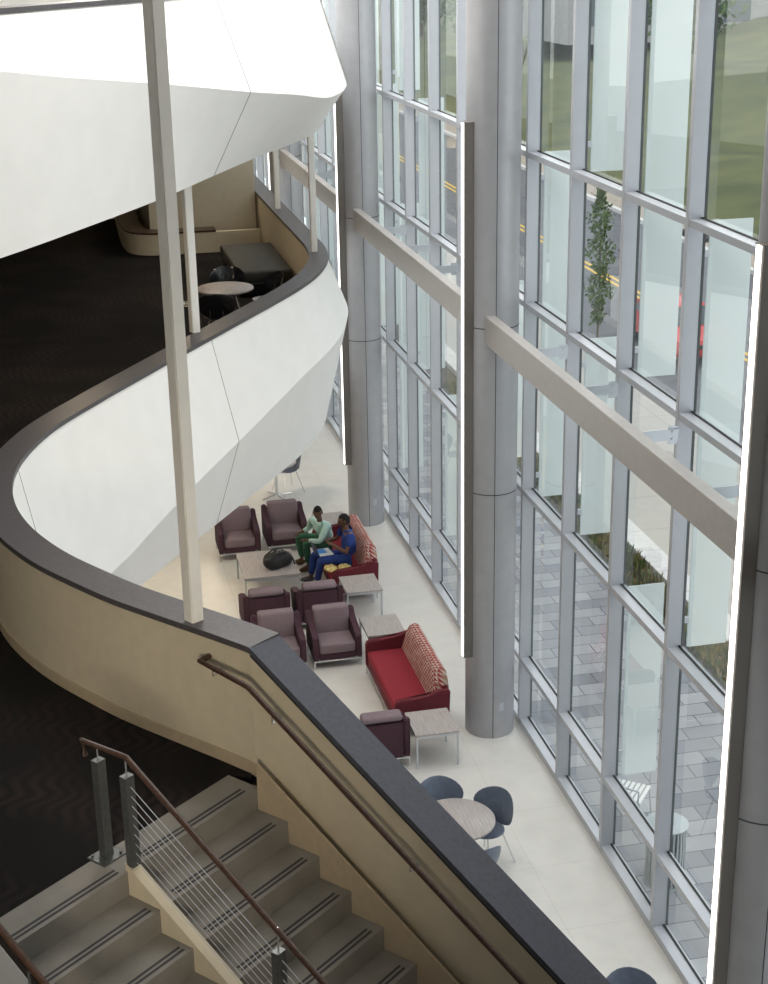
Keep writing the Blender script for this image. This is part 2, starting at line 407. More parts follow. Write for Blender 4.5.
# base board along the inside of the parapet
bm = NB(); secs = []
for i in range(nS):
    a = off(i, -0.305) if i else (KI[0]-.005, KI[1]); b = off(i, -0.288) if i else (KI[0]+.01, KI[1]+.015)
    secs.append([(a[0], a[1], H2), (b[0], b[1], H2), (b[0], b[1], H2+0.10), (a[0], a[1], H2+0.10)])
sweep(bm, secs); struct('baseboard_parapet', bm, BASEB, sharp=30)

# stair frame
D2 = Vector((0.6494, -0.7604)); E2 = Vector((0.7604, 0.6494)); P0 = Vector((1.135, 9.86)); TR = 0.29; RS = 0.185; SL = RS/TR
def st(d, e): p = P0+D2*d+E2*e; return (p.x, p.y)
# level two deck with carpet
WST = -2.7
def poly_deck(z0, z1, mt, name, offs, d0=-0.30, e1=WST):
    bm = NB()
    pl = [st(d0, 0.0)]+[off(i, offs) for i in range(1, nS)]+[(-9.0, 36), (-9.0, 3.0), st(d0, e1-1.6-0.6*3), st(d0, e1)]
    prism(bm, pl, z0, z1); return struct(name, bm, mt)
poly_deck(H2-0.30, H2, CARPET, 'floor_level_two', -0.30)
poly_deck(2.72, 2.80, WHITE, 'ceiling_lower', -0.29, d0=-0.6)
# ------------------------------------------------------------------ stairs
NST = 15
bm = NB()
for k in range(NST):
    zt = H2-RS*k; da = -0.30 if k == 0 else TR*(k-1)+0.0; db = TR*k
    if k: da = TR*(k-1)
    for (ea, eb) in ((WST, 0.0),):
        pl = [st(da, ea), st(db, ea), st(db, eb), st(da, eb)]
        prism(bm, pl, zt-0.32-(0.0 if k else 0), zt)
        bmesh.ops.remove_doubles
stair = thing('staircase', 'wide pale stone staircase going down from the dark carpet landing', 'stairs')
obj('steps', bm, STEPM, stair)
bm = NB()
for k in range(NST):
    zt = H2-RS*k
    for (ea, eb) in ((WST+0.07, -1.38), (-1.14, -0.10)):
        for dd in (0.045, 0.085):
            d1 = TR*k-dd
            prism(bm, [st(d1-0.009, ea), st(d1+0.009, ea), st(d1+0.009, eb), st(d1-0.009, eb)], zt-0.002, zt+0.003)
obj('grip_strips', bm, SEAM, stair)
# landing below the flight
bm = NB(); zl = H2-RS*NST
prism(bm, [st(TR*(NST-1), WST), st(TR*(NST-1)+1.2, WST), st(TR*(NST-1)+1.2, 0), st(TR*(NST-1), 0)], 0.0, zl)
obj('landing', bm, STEPM, stair)
# centre stringer
bm = NB(); L = TR*(NST-1)
def slope_bar(bm, e0, e1, d0, d1, zt0, zb0, mi=0, sl=SL):
    s = []
    for d in (d0, d1):
        a = st(d, e0); b = st(d, e1)
        s.append([(a[0], a[1], zb0-sl*d), (b[0], b[1], zb0-sl*d), (b[0], b[1], zt0-sl*d), (a[0], a[1], zt0-sl*d)])
    sweep(bm, s, mi)
slope_bar(bm, -1.335, -1.245, -0.02, L, H2+0.045, H2-0.40); obj('stringer', bm, CREAM, stair)

# sloping parapet beside the stairs
KO = (1.37, 10.23)
ev = lambda p: ((Vector(p)-P0).dot(D2), (Vector(p)-P0).dot(E2))
dk, ek = ev(KI); dko, eko = ev(KO)
def kink_bar(z0, z1, ea, eb):
    s = []
    a = st(dk, ea); b = st(dko, eb)
    s.append([(a[0], a[1], z0), (b[0], b[1], z0), (b[0], b[1], z1), (a[0], a[1], z1)])
    dz = SL*(L-dk)
    a = st(L, ea); b = st(L, eb)
    s.append([(a[0], a[1], z0-dz), (b[0], b[1], z0-dz), (b[0], b[1], z1-dz), (a[0], a[1], z1-dz)])
    return s
bm = NB(); sweep(bm, kink_bar(CAPZ-0.05, CAPZ, ek, eko)); struct('trim_6', bm, mat('cap_slope', (0.075, 0.08, 0.105), 0.5, noise=0.1, nscale=30))
bm = NB(); sweep(bm, kink_bar(H2-0.45, CAPZ-0.055, ek+0.01, ek+0.13)); struct('wall_stair', bm, CREAM)
bm = NB(); sweep(bm, kink_bar(H2-0.75, CAPZ-0.052, eko-0.13, eko-0.02)); struct('wall_stair_outer', bm, WHITE)
bm = NB(); sweep(bm, kink_bar(CAPZ-0.075, CAPZ-0.051, ek+0.004, ek+0.02)); struct('trim_7', bm, CAPEDGE)
bm = NB(); slope_bar(bm, -0.012, 0.008, 0.0, L, H2+0.20, H2-0.30); struct('baseboard_stair', bm, BASEB)
# wall handrail
hr = thing('wall_handrail', 'brown wall handrail bending down the stairs on the cream parapet wall', 'handrail', (0, 0, 0))
hz = H2+0.87; a = (0.80, 10.30); b = st(0.02, -0.075)
pts = [(0.88, 10.36, hz), (0.80, 10.30, hz), (b[0], b[1], hz), (*st(L, -0.075), hz-SL*L)]
bm = NB(); tube(bm, pts, 0.022, 10); obj('rail', bm, RAIL, hr, sharp=40)
for d in (-0.42, 0.24, 1.45, 2.7):
    zz = hz-SL*max(0, d)
    if d < 0: p = (0.88, 10.17); w = (0.95, 10.24)
    else: p = st(d, -0.075); w = st(d, 0.0)
    bm = NB(); tube(bm, [(p[0], p[1], zz-0.02), (p[0], p[1], zz-0.07), (w[0], w[1], zz-0.07)], 0.007, 6)
    v = Vector((w[0]-p[0], w[1]-p[1], 0)).normalized()
    tube(bm, [Vector((w[0], w[1], zz-0.07))-v*0.012, Vector((w[0], w[1], zz-0.07))+v*0.004], 0.026, 12)
    obj('bracket', bm, CHROME, hr)
# cable railing
cr = thing('cable_railing', 'cable railing with dark steel posts and brown handrail in the middle of the stairs', 'railing')
def post(d, e, z0, z1, plate):
    bm = NB(); ang = math.atan2(D2.y, D2.x); R = Matrix.Rotation(ang, 4, 'Z'); x, y = st(d, e)
    t = NB(); box(t, -0.03, 0.03, -0.038, 0.038, 0, z1-z0); merge(bm, t, Matrix.Translation((x, y, z0)) @ R)
    p = obj('post', bm, STEEL, cr)
    if plate:
        bm = NB(); t = NB(); box(t, -0.085, 0.085, -0.1, 0.1, 0, 0.012)
        for sx in (-.06, .06):
            for sy in (-.075, .075): cyl(t, sx, sy, 0.012, 0.03, 0.01, n=8)
        merge(bm, t, Matrix.Translation((x, y, z0)) @ R); obj('base_plate', bm, STEEL, p)
    bm = NB(); zr = H2+0.87-SL*max(0, d-0.08)
    tube(bm, [(x, y, z1-.005), (x, y, zr-0.015)], 0.006, 6); obj('rail_bracket', bm, CHROME, p)
post(-0.25, -1.29, H2, H2+0.76, True)
post(0.02, -1.29, H2+0.04, H2+0.73, False)
post(1.30, -1.29, H2+0.04-SL*1.30, H2+0.73-SL*1.30, False)
post(2.60, -1.29, H2+0.04-SL*2.6, H2+0.73-SL*2.6, False)
for k in range(9):
    z = H2+0.10+0.073*k
    bm = NB(); p = st(0.05, -1.29); q = st(L-0.2, -1.29)
    tube(bm, [(p[0], p[1], z-SL*0.05), (q[0], q[1], z-SL*(L-0.2))], 0.0028, 5); obj('cable', bm, LEGM, cr)
bm = NB()
tube(bm, [(*st(-0.36, -1.30), H2+0.76), (*st(-0.38, -1.30), H2+0.87), (*st(0.03, -1.29), H2+0.87), (*st(L, -1.29), H2+0.87-SL*L)], 0.021, 10); obj('handrail', bm, RAIL, cr, sharp=40)
# left guard
lg = thing('stair_guard', 'grey panelled stair guard with a dark brown handrail at the bottom left', 'railing')
bm = NB(); tube(bm, [(*st(-1.2, -2.78), H2+0.95), (*st(0.0, -2.78), H2+0.95), (*st(L, -2.78), H2+0.95-SL*L)], 0.022, 10); obj('handrail', bm, RAIL, lg)
bm = NB()
for e0, e1, zt, zb in ((-2.80, -2.765, H2+0.93, H2+0.86),): slope_bar(bm, e0, e1, 0, L, zt, zb)
obj('top_bar', bm, CAPEDGE, lg)
bm = NB()
s = []
for d in (-1.2, 0.0):
    a_ = st(d, -2.80); b_ = st(d, -2.77); s.append([(a_[0], a_[1], 3.4), (b_[0], b_[1], 3.4), (b_[0], b_[1], H2+0.86), (a_[0], a_[1], H2+0.86)])
sweep(bm, s)
slope_bar(bm, -2.80, -2.77, 0, 0.75, H2+0.84, H2-0.5); obj('panel', bm, ALU, lg)
for d in (0.76, 2.0, 3.2):
    bm = NB(); p = st(d, -2.785); cyl(bm, p[0], p[1], H2-SL*d-0.1, H2-SL*d+0.93, 0.02, n=8); obj('post', bm, STEEL, lg)

# ------------------------------------------------------------------ level three
T3 = [((-2.8,11.4),9.3,(-2.6,11.3)), ((-.8,14.1),9.17,(-.6,14.22)), ((.3,15.57),8.95,(.45,15.95)), ((1.39,17.06),8.72,(1.27,17.41)), ((2.48,18.54),8.47,(2.03,18.95)),
      ((3.2,19.55),8.32,(2.75,20.38)), ((3.68,20.24),8.2,(3.4,21.55)), ((3.95,20.75),8.19,(3.68,22.1)), ((4.2,21.5),8.19,(3.95,22.75)), ((4.41,22.55),8.2,(4.15,23.5)), ((4.5,24.2),8.2,(4.28,25.0)), ((4.5,36),8.2,(4.3,36))]
C3 = catmull([(c[0], c[1], z) for c, z, l in T3], 4); L3 = catmull([(l[0], l[1], 7.45) for c, z, l in T3], 4)
N3 = normals2([(p.x, p.y) for p in C3]); secs = []; cap3 = []; in3 = []
for i, (c, l) in enumerate(zip(C3, L3)):
    n = Vector((N3[i].x, N3[i].y, 0))
    t = c-n*0.42; t.z = 9.56; ti = c-n*0.6; ti.z = 9.56; li = l-n*0.3
    secs.append([ti, t, c, l, li, Vector((li.x, li.y, 8.2)), Vector((ti.x, ti.y, 8.5))])
    a = t+n*0.02; b = t-n*0.30; cap3.append([(a.x, a.y, 9.56), (b.x, b.y, 9.56), (b.x, b.y, 9.61), (a.x, a.y, 9.61)]); in3.append(li)
bm = NB(); sweep(bm, secs); struct('wall_upper_fascia', bm, WHITE, sharp=14)
bm = NB(); sweep(bm, cap3); struct('trim_8', bm, CAP)
for j, i in enumerate((4, 16)):
    s = secs[i]; s2 = secs[i+1]; td = (s2[2]-s[2]); td.z = 0; td.normalize(); w = td*0.003; n3 = Vector((N3[i].x, N3[i].y, 0))*0.003
    bm = NB(); P = [s[1]+n3, s[2]+n3, s[3]+n3]; sweep(bm, [[p-w, p+w, p+w-n3*2, p-w-n3*2] for p in P]); struct('trim_%d' % (9+j), bm, SEAM)
bm = NB(); prism(bm, [(p.x, p.y) for p in in3]+[(-9, 36), (-9, 11)], 7.47, 8.5); struct('ceiling_upper', bm, WHITE)

# white posts standing on the cap
pd = [((0.80,10.61),13.0,'tall near white square post standing on the dark parapet cap, crossing the balcony',.11),
      ((1.74,19.62),7.46,'white square post on the parapet cap beside the upper round table',.11),
      ((4.20,24.50),7.46,'slim white square post on the cap at the rounded balcony nose',.10),
      ((4.27,28.86),7.46,'farthest white square post on the cap, beside the far column',.10)]
for (x, y), zt, lb, w in pd:
    bm = NB(); rz = 0.55 if y < 15 else 0.35 if y < 22 else 0.0
    t = NB(); box(t, -w/2, w/2, -w/2, w/2, CAPZ, zt)
    bmesh.ops.bevel(t, geom=[e for e in t.edges if abs(e.verts[0].co.z-e.verts[1].co.z) > 1], offset=0.008, segments=2, affect='EDGES')
    merge(bm, t, Matrix.Translation((x, y, 0)) @ Matrix.Rotation(rz, 4, 'Z'))
    tag(obj('post', bm, POSTW), lb, 'post', 'white posts on the balcony cap')

# far enclosure of level two
bm = NB(); box(bm, -9, 4.15, 35.0, 35.2, H2, 7.47); struct('wall_level_two_back', bm, CREAM)
bm = NB(); box(bm, 1.98, 4.14, 31.05, 34.95, H2, H2+1.75); struct('wall_core', bm, CREAM)
# low curved wall round the far stair opening
lw = [(1.45, 34.9), (1.42, 32.4), (1.46, 31.2), (1.58, 30.72), (1.85, 30.48), (2.3, 30.42), (4.12, 30.40)]
LW = [(p.x, p.y) for p in catmull([(x, y, 0) for x, y in lw], 4)]; NL = normals2(LW)
bm = NB(); secs = []
for p, n in zip(LW, NL):
    a = (p[0], p[1]); b = (p[0]-n.x*-.0, p[1])
    q = (p[0]-n.x*0.12*1, p[1]-n.y*0.12)
    secs.append([(p[0], p[1], H2), (q[0], q[1], H2), (q[0], q[1], H2+0.41), (p[0], p[1], H2+0.41)])
sweep(bm, secs); struct('wall_stairwell', bm, CREAM, sharp=30)
bm = NB(); secs = []
for p, n in [q_ for q_ in zip(LW, NL) if q_[0][0] < 3.6]:
    p = (p[0], p[1]); o = (p[0]+n.x*0.02, p[1]+n.y*0.02); q = (p[0]-n.x*0.40, p[1]-n.y*0.40)
    secs.append([(o[0], o[1], H2+.415), (q[0], q[1], H2+.415), (q[0], q[1], H2+0.45), (o[0], o[1], H2+0.45)])
sweep(bm, secs); struct('trim_11', bm, RAIL, sharp=30)

# ------------------------------------------------------------------ curtain wall
XI = 5.66
MY = [12.93+1.6*k for k in range(-10, 20)]
bm = NB(); box(bm, 5.66, 5.86, -3.3, 8.2, 0, 13.0); struct('wall_daylight_block', bm, WHITE)  # unseen solid stretch, added to keep daylight off the stairs
COLY = [1.7, 9.90, 17.75, 25.85, 33.9]
TZ = [(0.0, 0.10), (0.95, 1.02), (3.36, 3.43), (5.82, 5.89), (7.66, 7.73), (9.9, 9.97), (12.3, 12.4)]
edges = [8.2, 9.90]+COLY[2:]+[44.0]
for wi in range(len(edges)-1):
    y0, y1 = edges[wi], edges[wi+1]
    w = bpy.data.objects.new('window_%d' % (wi+1), None); COL.objects.link(w); w['kind'] = 'structure'
    ys = [y for y in MY if y0 < y <= y1]
    for y in ys:
        bm = NB(); box(bm, XI, XI+0.17, y-0.035, y+0.035, 0.0, 13.0)
        box(bm, XI+0.15, XI+0.175, y-0.041, y+0.041, 0.0, 13.0, 1)
        obj('mullion', bm, [ALU, GASK], w)
    ybounds = [y0]+ys+[y1]
    for (za, zb) in TZ:
        bm = NB(); box(bm, XI+0.004, XI+0.165, y0+0.001, y1, za, zb)
        box(bm, XI+0.12, XI+0.14, y0+.001, y1, zb, zb+0.012, 1)
        obj('transom', bm, [ALU, GASK], w)
    for ya, yb in zip(ybounds, ybounds[1:]):
        if yb-ya < 0.2: continue
        for (z0, z1) in zip([t[1] for t in TZ[:-1]], [t[0] for t in TZ[1:]]):
            bm = NB(); yy0, yy1 = ya+0.036, yb-0.036
            vs = [bm.verts.new(p) for p in ((XI+0.13, yy0, z0), (XI+0.13, yy1, z0), (XI+0.13, yy1, z1), (XI+0.13, yy0, z1))]
            bm.faces.new(vs); obj('pane', bm, GLASS, w)
# round metal clad columns
clab = ['round metal column behind the gallery, nearest the viewpoint', 'dark round metal column at the right edge of the view', 'large round metal column in the middle, beside the red sofa and near end table',
        'round metal column behind the two seated people', 'farthest round metal column beyond the balcony']
for ci, cy in enumerate(COLY):
    t = thing('column', clab[ci], 'column', (5.25, cy, 0), 0, 'metal clad columns along the glass wall')
    bm = NB(); cyl(bm, 0, 0, 0, 13.0, 0.33, n=56); obj('shaft', bm, COLM, t, sharp=40)
    bm = NB()
    va = math.radians({0: 250, 1: 262, 2: 262, 3: 268, 4: 275}[ci])
    for ang in (va, va+PI):
        c, s = math.cos(ang), math.sin(ang)
        tt = NB(); box(tt, 0.325, 0.3325, -0.004, 0.004, 0.0, 12.99); merge(bm, tt, Matrix.Rotation(ang, 4, 'Z'))
    obj('seam', bm, SEAM, t)
    for rz in (3.49, 5.65):
        bm = NB(); lathe(bm, [(0.328, rz-0.006), (0.332, rz-0.006), (0.332, rz+0.006), (0.328, rz+0.006)], n=56); obj('ring_joint', bm, SEAM, t)
    ang = va+0.35
    bm = NB(); tt = NB(); box(tt, 0.325, 0.334, -0.035, 0.035, 0.40, 0.52)
    for zz in (0.43, 0.47): box(tt, 0.334, 0.336, -0.02, 0.02, zz, zz+0.02, 1)
    merge(bm, tt, Matrix.Rotation(ang, 4, 'Z')); obj('outlet', bm, LEGM, t)
# vertical light fittings beside the columns
slab = ['tall vertical light strip beside the gallery column', 'tall bright vertical light strip at the right edge of the view', 'tall vertical light strip on the left of the middle column',
        'tall vertical light strip left of the column behind the seated people', 'farthest vertical light strip beyond the balcony nose']
for ci, cy in enumerate(COLY):
    t = thing('light_strip', slab[ci], 'light', (4.875, cy, 1.17), 0, 'vertical light strips on the columns')
    H = 6.95; c0 = -0.10
    bm = NB(); box(bm, -0.028, 0.09, c0-.07, c0+.07, 0, H); obj('housing', bm, HOUS, t)
    bm = NB(); box(bm, -0.040, -0.028, c0-.035, c0+.035, 0.01, H-0.01); obj('diffuser', bm, LED, t)
    for mz in (0.8, H-.9):
        bm = NB(); box(bm, 0.03, 0.16, c0+.07, c0+.09, mz, mz+.06); obj('mount', bm, STEEL, t)
# horizontal beams between columns
blab = ['horizontal metal beam between the gallery column and the right edge column', 'long pale metal beam across the right hand windows at mid height', 'pale metal beam across the windows left of the middle column',
        'pale metal beam crossing the windows above the balcony nose']
for bi in range(4):
    y0, y1 = COLY[bi]+0.29, COLY[bi+1]-0.29
    t = thing('beam', blab[bi], 'beam', (5.07, y0, 5.47), 0, 'horizontal beams between the columns')
    bm = NB(); box(bm, 0.0, 0.13, 0.0, y1-y0, 0.0, 0.35)
    bmesh.ops.bevel(bm, geom=bm.edges[:], offset=0.006, segments=1, affect='EDGES'); obj('beam_body', bm, BEAMM, t)
    for y in MY:
        if y0 < y < y1:
            bm = NB(); box(bm, 0.13, XI-5.07-0.001, y-y0-0.055, y-y0-0.040, 0.16, 0.27); box(bm, 0.49, 0.585, y-y0-0.040, y-y0-0.0355, 0.12, 0.30)
            for bz in (0.17, 0.24): cyl_x = box(bm, 0.52, 0.54, y-y0-0.066, y-y0-0.0405, bz, bz+0.015)
            obj('bracket', bm, LEGM, t)
# exterior frosted fins
fins = [(13.03, 3.40, 7.70), (14.63, 1.0, 3.38), (14.63, 5.78, 12.3), (16.23, 3.38, 5.80), (16.23, 7.70, 12.3), (17.83, 3.30, 7.72), (11.43, 0.9, 3.3), (11.43, 5.8, 9.9), (9.83, 3.3, 9.9),
        (19.43, 3.3, 5.8), (21.03, 1.0, 3.3), (21.03, 5.8, 9.9), (24.23, 3.30, 7.75), (25.83, 1.0, 5.83), (25.83, 7.73, 12.3), (27.43, 3.3, 7.7), (22.63, 0.9, 3.3),
        (29.03, 3.3, 12.0), (30.63, 1.0, 5.8), (32.23, 3.3, 9.9), (33.83, 3.3, 7.7), (35.43, 1, 9.9)]
for (y, z0, z1) in fins:
    wi = max(i for i in range(len(edges)-1) if edges[i] < y)
    y -= 0.10; bm = NB(); box(bm, 5.89, 6.31, y-0.012, y+0.012, z0, z1)
    a_ = obj('glass_fin', bm, FIN, bpy.data.objects['window_%d' % (wi+1)]); a_['label'] = 'pale frosted glass fin'
    for zz in (z0+0.3, z1-0.3):
        bm = NB(); box(bm, XI+0.175, 5.892, y-0.02, y+0.02, zz-0.03, zz+0.03); obj('clamp', bm, ALU, a_)

# ------------------------------------------------------------------ furniture
def armchair():
    t = thing('armchair', 'x', 'armchair')
    bm = NB()
    prism_yz(bm, [(-0.33, 0.15), (0.33, 0.15), (0.35, 0.74), (0.26, 0.745), (0.16, 0.62), (-0.25, 0.545), (-0.33, 0.52)], 0.25, 0.335)
    bmesh.ops.bevel(bm, geom=bm.edges[:], offset=0.018, segments=2, affect='EDGES'); obj('armrest', bm, PLUM, t, sharp=50)
    bm = NB()
    prism_yz(bm, [(-0.33, 0.15), (0.33, 0.15), (0.35, 0.74), (0.26, 0.745), (0.16, 0.62), (-0.25, 0.545), (-0.33, 0.52)], -0.335, -0.25)
    bmesh.ops.bevel(bm, geom=bm.edges[:], offset=0.018, segments=2, affect='EDGES'); obj('armrest', bm, PLUM, t, sharp=50)
    bm = NB(); rbox(bm, (0, 0.295, 0.42), (0.505, 0.07, 0.54), 0.012, 2); obj('back_shell', bm, PLUM, t, sharp=50)
    bm = NB(); rbox(bm, (0, -0.03, 0.20), (0.50, 0.58, 0.10), 0.012, 2); obj('base', bm, PLUM, t, sharp=50)
    bm = NB(); rbox(bm, (0, -0.075, 0.335), (0.495, 0.52, 0.17), 0.035, 3); obj('seat_cushion', bm, MAUVE, t, sharp=50)
    bm = NB(); rbox(bm, (0, 0.185, 0.60), (0.495, 0.13, 0.44), 0.045, 4, Matrix.Rotation(-0.14, 4, 'X'))
    rbox(bm, (0, 0.265, 0.765), (0.49, 0.17, 0.09), 0.04, 4)
    obj('back_cushion', bm, MAUVE, t, sharp=50)
    bm = NB(); box(bm, -0.33, 0.33, -0.33, -0.315, 0.125, 0.148); box(bm, -0.33, 0.33, 0.315, 0.33, 0.125, 0.148)
    box(bm, -0.33, -0.315, -0.315, 0.315, 0.125, 0.148); box(bm, 0.315, 0.33, -0.315, 0.315, 0.125, 0.148); obj('frame', bm, CHROME, t)
    for sx in (-1, 1):
        for sy in (-1, 1):
            bm = NB(); box(bm, sx*0.322-.009, sx*0.322+.009, sy*0.322-.009, sy*0.322+.009, 0, 0.126); obj('leg', bm, CHROME, t)
    return t
a0 = armchair()
chairs = [(2.73, 24.86, 0, 'mauve armchair partly cut off by the white balcony, left of the far pair'),
          (3.59, 25.00, 0, 'mauve armchair facing the coffee table, left of the two seated people'),
          (2.74, 21.68, PI, 'mauve armchair seen from behind, left one, below the coffee table'),
          (3.58, 21.72, PI, 'mauve armchair seen from behind, beside the square end table'),
          (2.76, 20.36, 0, 'mauve armchair facing forward, half hidden by the dark parapet cap'),
          (3.59, 20.35, 0, 'fully visible mauve armchair facing forward, left of the red sofa'),
          (3.60, 17.33, PI, 'mauve armchair seen from behind, beside the nearest end table')]
for i, (x, y, r, lb) in enumerate(chairs):
    o = a0 if i == 0 else copy_tree(a0)
    o.location = (x, y, 0); o.rotation_euler.z = r; o.scale = (1.09, 1.0, 0.94); o['label'] = lb; o['group'] = 'mauve lounge armchairs'

def sofa(label, x, yc, length):
    # local: front faces -X
    t = thing('sofa', label, 'sofa', (x, yc, 0), 0, 'red lounge sofas'); h = length/2; t.scale = (0.95, 1, 0.96)
    for s in (-1, 1):
        bm = NB(); y0, y1 = (s*h, s*(h-0.11)) if s < 0 else (s*(h-0.11), s*h)
        t2 = NB(); prism_yz(t2, [(-0.40, 0.15), (0.38, 0.15), (0.40, 0.66), (0.22, 0.66), (0.10, 0.60), (-0.36, 0.57), (-0.40, 0.53)], y0, y1)
        bmesh.ops.bevel(t2, geom=t2.edges[:], offset=0.02, segments=2, affect='EDGES')
        # map local x<-y, y<-x
        for v in t2.verts: v.co = Vector((v.co.y, v.co.x, v.co.z))
        merge(bm, t2); obj('armrest', bm, WINE, t, sharp=50)
    bm = NB(); rbox(bm, (-0.02, 0, 0.21), (0.72, length-0.225, 0.12), 0.012, 2); obj('base', bm, WINE, t, sharp=50)
    bm = NB(); rbox(bm, (0.35, 0, 0.42), (0.08, length-0.225, 0.54), 0.015, 2); obj('back_shell', bm, WINE, t, sharp=50)
    bm = NB(); rbox(bm, (-0.085, 0, 0.35), (0.60, length-0.23, 0.16), 0.035, 3); obj('seat_cushion', bm, CRIMSON, t, sharp=50)
    # patterned back with sloping ends
    bm = NB(); n = 24; secs = []
    for k in range(n+1):
        yy = -h+0.13+(length-0.26)*k/n
        u = abs(k/n*2-1); top = 0.89-0.20*max(0, (u-0.84)/0.16)**1.3
        prof = [(0.15, 0.43), (0.31, 0.43), (0.395, 0.55), (0.41, top-0.07), (0.38, top-0.02), (0.32, top), (0.25, top-0.02), (0.21, top-0.08)]
        secs.append([(px, yy, pz) for px, pz in prof])
    sweep(bm, secs); obj('back_cushion', bm, PATT, t, sharp=50)
    bm = NB(); box(bm, -0.39, 0.37, -h+.02, -h+.035, 0.125, 0.148); box(bm, -0.39, 0.37, h-.035, h-.02, 0.125, 0.148)
    box(bm, -0.39, -0.375, -h+.035, h-.035, 0.125, 0.148); box(bm, 0.355, 0.37, -h+.035, h-.035, 0.125, 0.148); obj('frame', bm, CHROME, t)
    for sx in (-0.382, 0.362):
        for sy in (-h+0.028, h-0.028):
            bm = NB(); box(bm, sx-.009, sx+.009, sy-.009, sy+.009, 0, 0.126); obj('leg', bm, CHROME, t)
    return t
sofa('red sofa with patterned back standing empty between two end tables', 4.32, 18.735, 2.03)
sofa('red sofa with patterned back on which the two people are sitting', 4.34, 23.32, 2.0)

def table(label, x0, x1, y0, y1, h, name='end_table', cat='table', grp='square end tables'):
    t = thing(name, label, cat, ((x0+x1)/2, (y0+y1)/2, 0), 0, grp); a = (x1-x0)/2; b = (y1-y0)/2
    bm = NB(); box(bm, -a, a, -b, b, h-0.025, h); obj('tabletop', bm, LAM, t)
    bm = NB(); f = 0.025
    box(bm, -a+.005, a-.005, -b+.005, -b+.005+f, h-.055, h-.026); box(bm, -a+.005, a-.005, b-.005-f, b-.005, h-.055, h-.026)
    box(bm, -a+.005, -a+.005+f, -b+.005+f, b-.005-f, h-.055, h-.026); box(bm, a-.005-f, a-.005, -b+.005+f, b-.005-f, h-.055, h-.026); obj('frame', bm, LEGM, t)
    for sx in (-1, 1):
        for sy in (-1, 1):
            cx, cy = sx*(a-.0175), sy*(b-.0175)
            bm = NB(); box(bm, cx-.0125, cx+.0125, cy-.0125, cy+.0125, 0, h-.055); obj('leg', bm, LEGM, t)
    return t
table('large square coffee table carrying the black backpack', 2.56, 3.48, 22.64, 23.74, 0.45, 'coffee_table', 'table', None)
table('square end table at the near arm of the occupied sofa', 4.03, 4.61, 21.55, 22.22, 0.50)
table('square end table at the far arm of the empty red sofa', 4.03, 4.60, 19.93, 20.61, 0.50)
table('nearest square end table, at the near arm of the empty red sofa', 4.01, 4.59, 16.87, 17.52, 0.50)
table('end table almost hidden behind the two seated people', 4.10, 4.66, 24.52, 25.12, 0.50)

# shell chairs and round tables
def shell_chair(name, shellm, label, grp):
    t = thing(name, label, 'chair', (0, 0, 0), 0, grp)
    bm = NB(); secs = []
    n = 14
    top, bot = [], []
    # seat: rounded dish
    t2 = NB(); bmesh.ops.create_uvsphere(t2, u_segments=24, v_segments=12, radius=1)
    for v in t2.verts:
        x, y, z = v.co
        v.co = Vector((x*0.225, y*0.215, z*0.016+0.03*(x*x+y*y)*0.9))
    merge(bm, t2, Matrix.Translation((0, -0.02, 0.435))); obj('seat', bm, shellm, t, smooth=True)
    bm = NB(); t2 = NB(); bmesh.ops.create_uvsphere(t2, u_segments=24, v_segments=14, radius=1)
    for v in t2.verts:
        x, y, z = v.co
        v.co = Vector((x*0.30, y*0.014-0.14*x*x, z*0.215))
    merge(bm, t2, Matrix.Translation((0, 0.24, 0.66)) @ Matrix.Rotation(-0.22, 4, 'X')); obj('backrest', bm, shellm, t, smooth=True)
    for sx in (-1, 1):
        bm = NB(); tube(bm, [(sx*0.10, 0.10, 0.42), (sx*0.10, 0.20, 0.46), (sx*0.10, 0.232, 0.60)], 0.008, 6)
        obj('back_support', bm, CHROME, t)
    for sx in (-1, 1):
        for sy in (-1, 1):
            bm = NB(); tube(bm, [(sx*0.12, sy*0.12, 0.425), (sx*0.24, sy*0.23, 0.0)], 0.008, 6); obj('leg', bm, CHROME, t)
    return t
def round_table(label, x, y, z, grp, r=0.45):
    t = thing('round_table', label, 'table', (x, y, z), 0, grp)
    bm = NB(); lathe(bm, [(r-.01, .705), (r, .71), (r, .73), (r-.006, .735)], n=56); obj('tabletop', bm, LAM, t, sharp=40)
    bm = NB(); cyl(bm, 0, 0, 0.05, 0.705, 0.03, n=16); obj('pedestal', bm, CHROME, t)
    for k in range(4):
        a = k*PI/2+0.4; bm = NB(); tube(bm, [(0.02*math.cos(a), 0.02*math.sin(a), 0.06), (0.32*math.cos(a), 0.32*math.sin(a), 0.018)], 0.016, 8); obj('foot', bm, CHROME, t)
    return t
round_table('round laminate table on the ground floor, half hidden by the sloping parapet', 3.90, 14.50, 0, 'ground floor round tables')
round_table('distant round table whose legs show under the white balcony', 3.82, 27.5, 0, 'ground floor round tables', 0.40)
g1 = 'blue grey shell chairs'
c0 = shell_chair('shell_chair', SHELL, 'x', g1)
for i, (x, y, r, lb) in enumerate([(4.31, 14.64, -1.0, 'blue grey shell chair right of the near round table, fully visible back'),
                                   (3.86, 14.97, 0.05, 'blue grey shell chair behind the near round table, only its back showing'),
                                   (3.93, 13.90, 3.3, 'blue grey shell chair tucked in front of the near round table, mostly hidden'),
                                   (4.72, 11.10, 0.0, 'blue grey shell chair at the bottom edge of the picture'),
                                   (4.09, 27.78, -1.2, 'distant blue grey shell chair beyond the white balcony')]):
    o = c0 if i == 0 else copy_tree(c0); o.location = (x, y, 0); o.rotation_euler.z = r; o['label'] = lb; o['group'] = g1
round_table('round pale table on the dark balcony carpet', 2.62, 23.72, H2, None)
g2 = 'black shell chairs on the balcony'
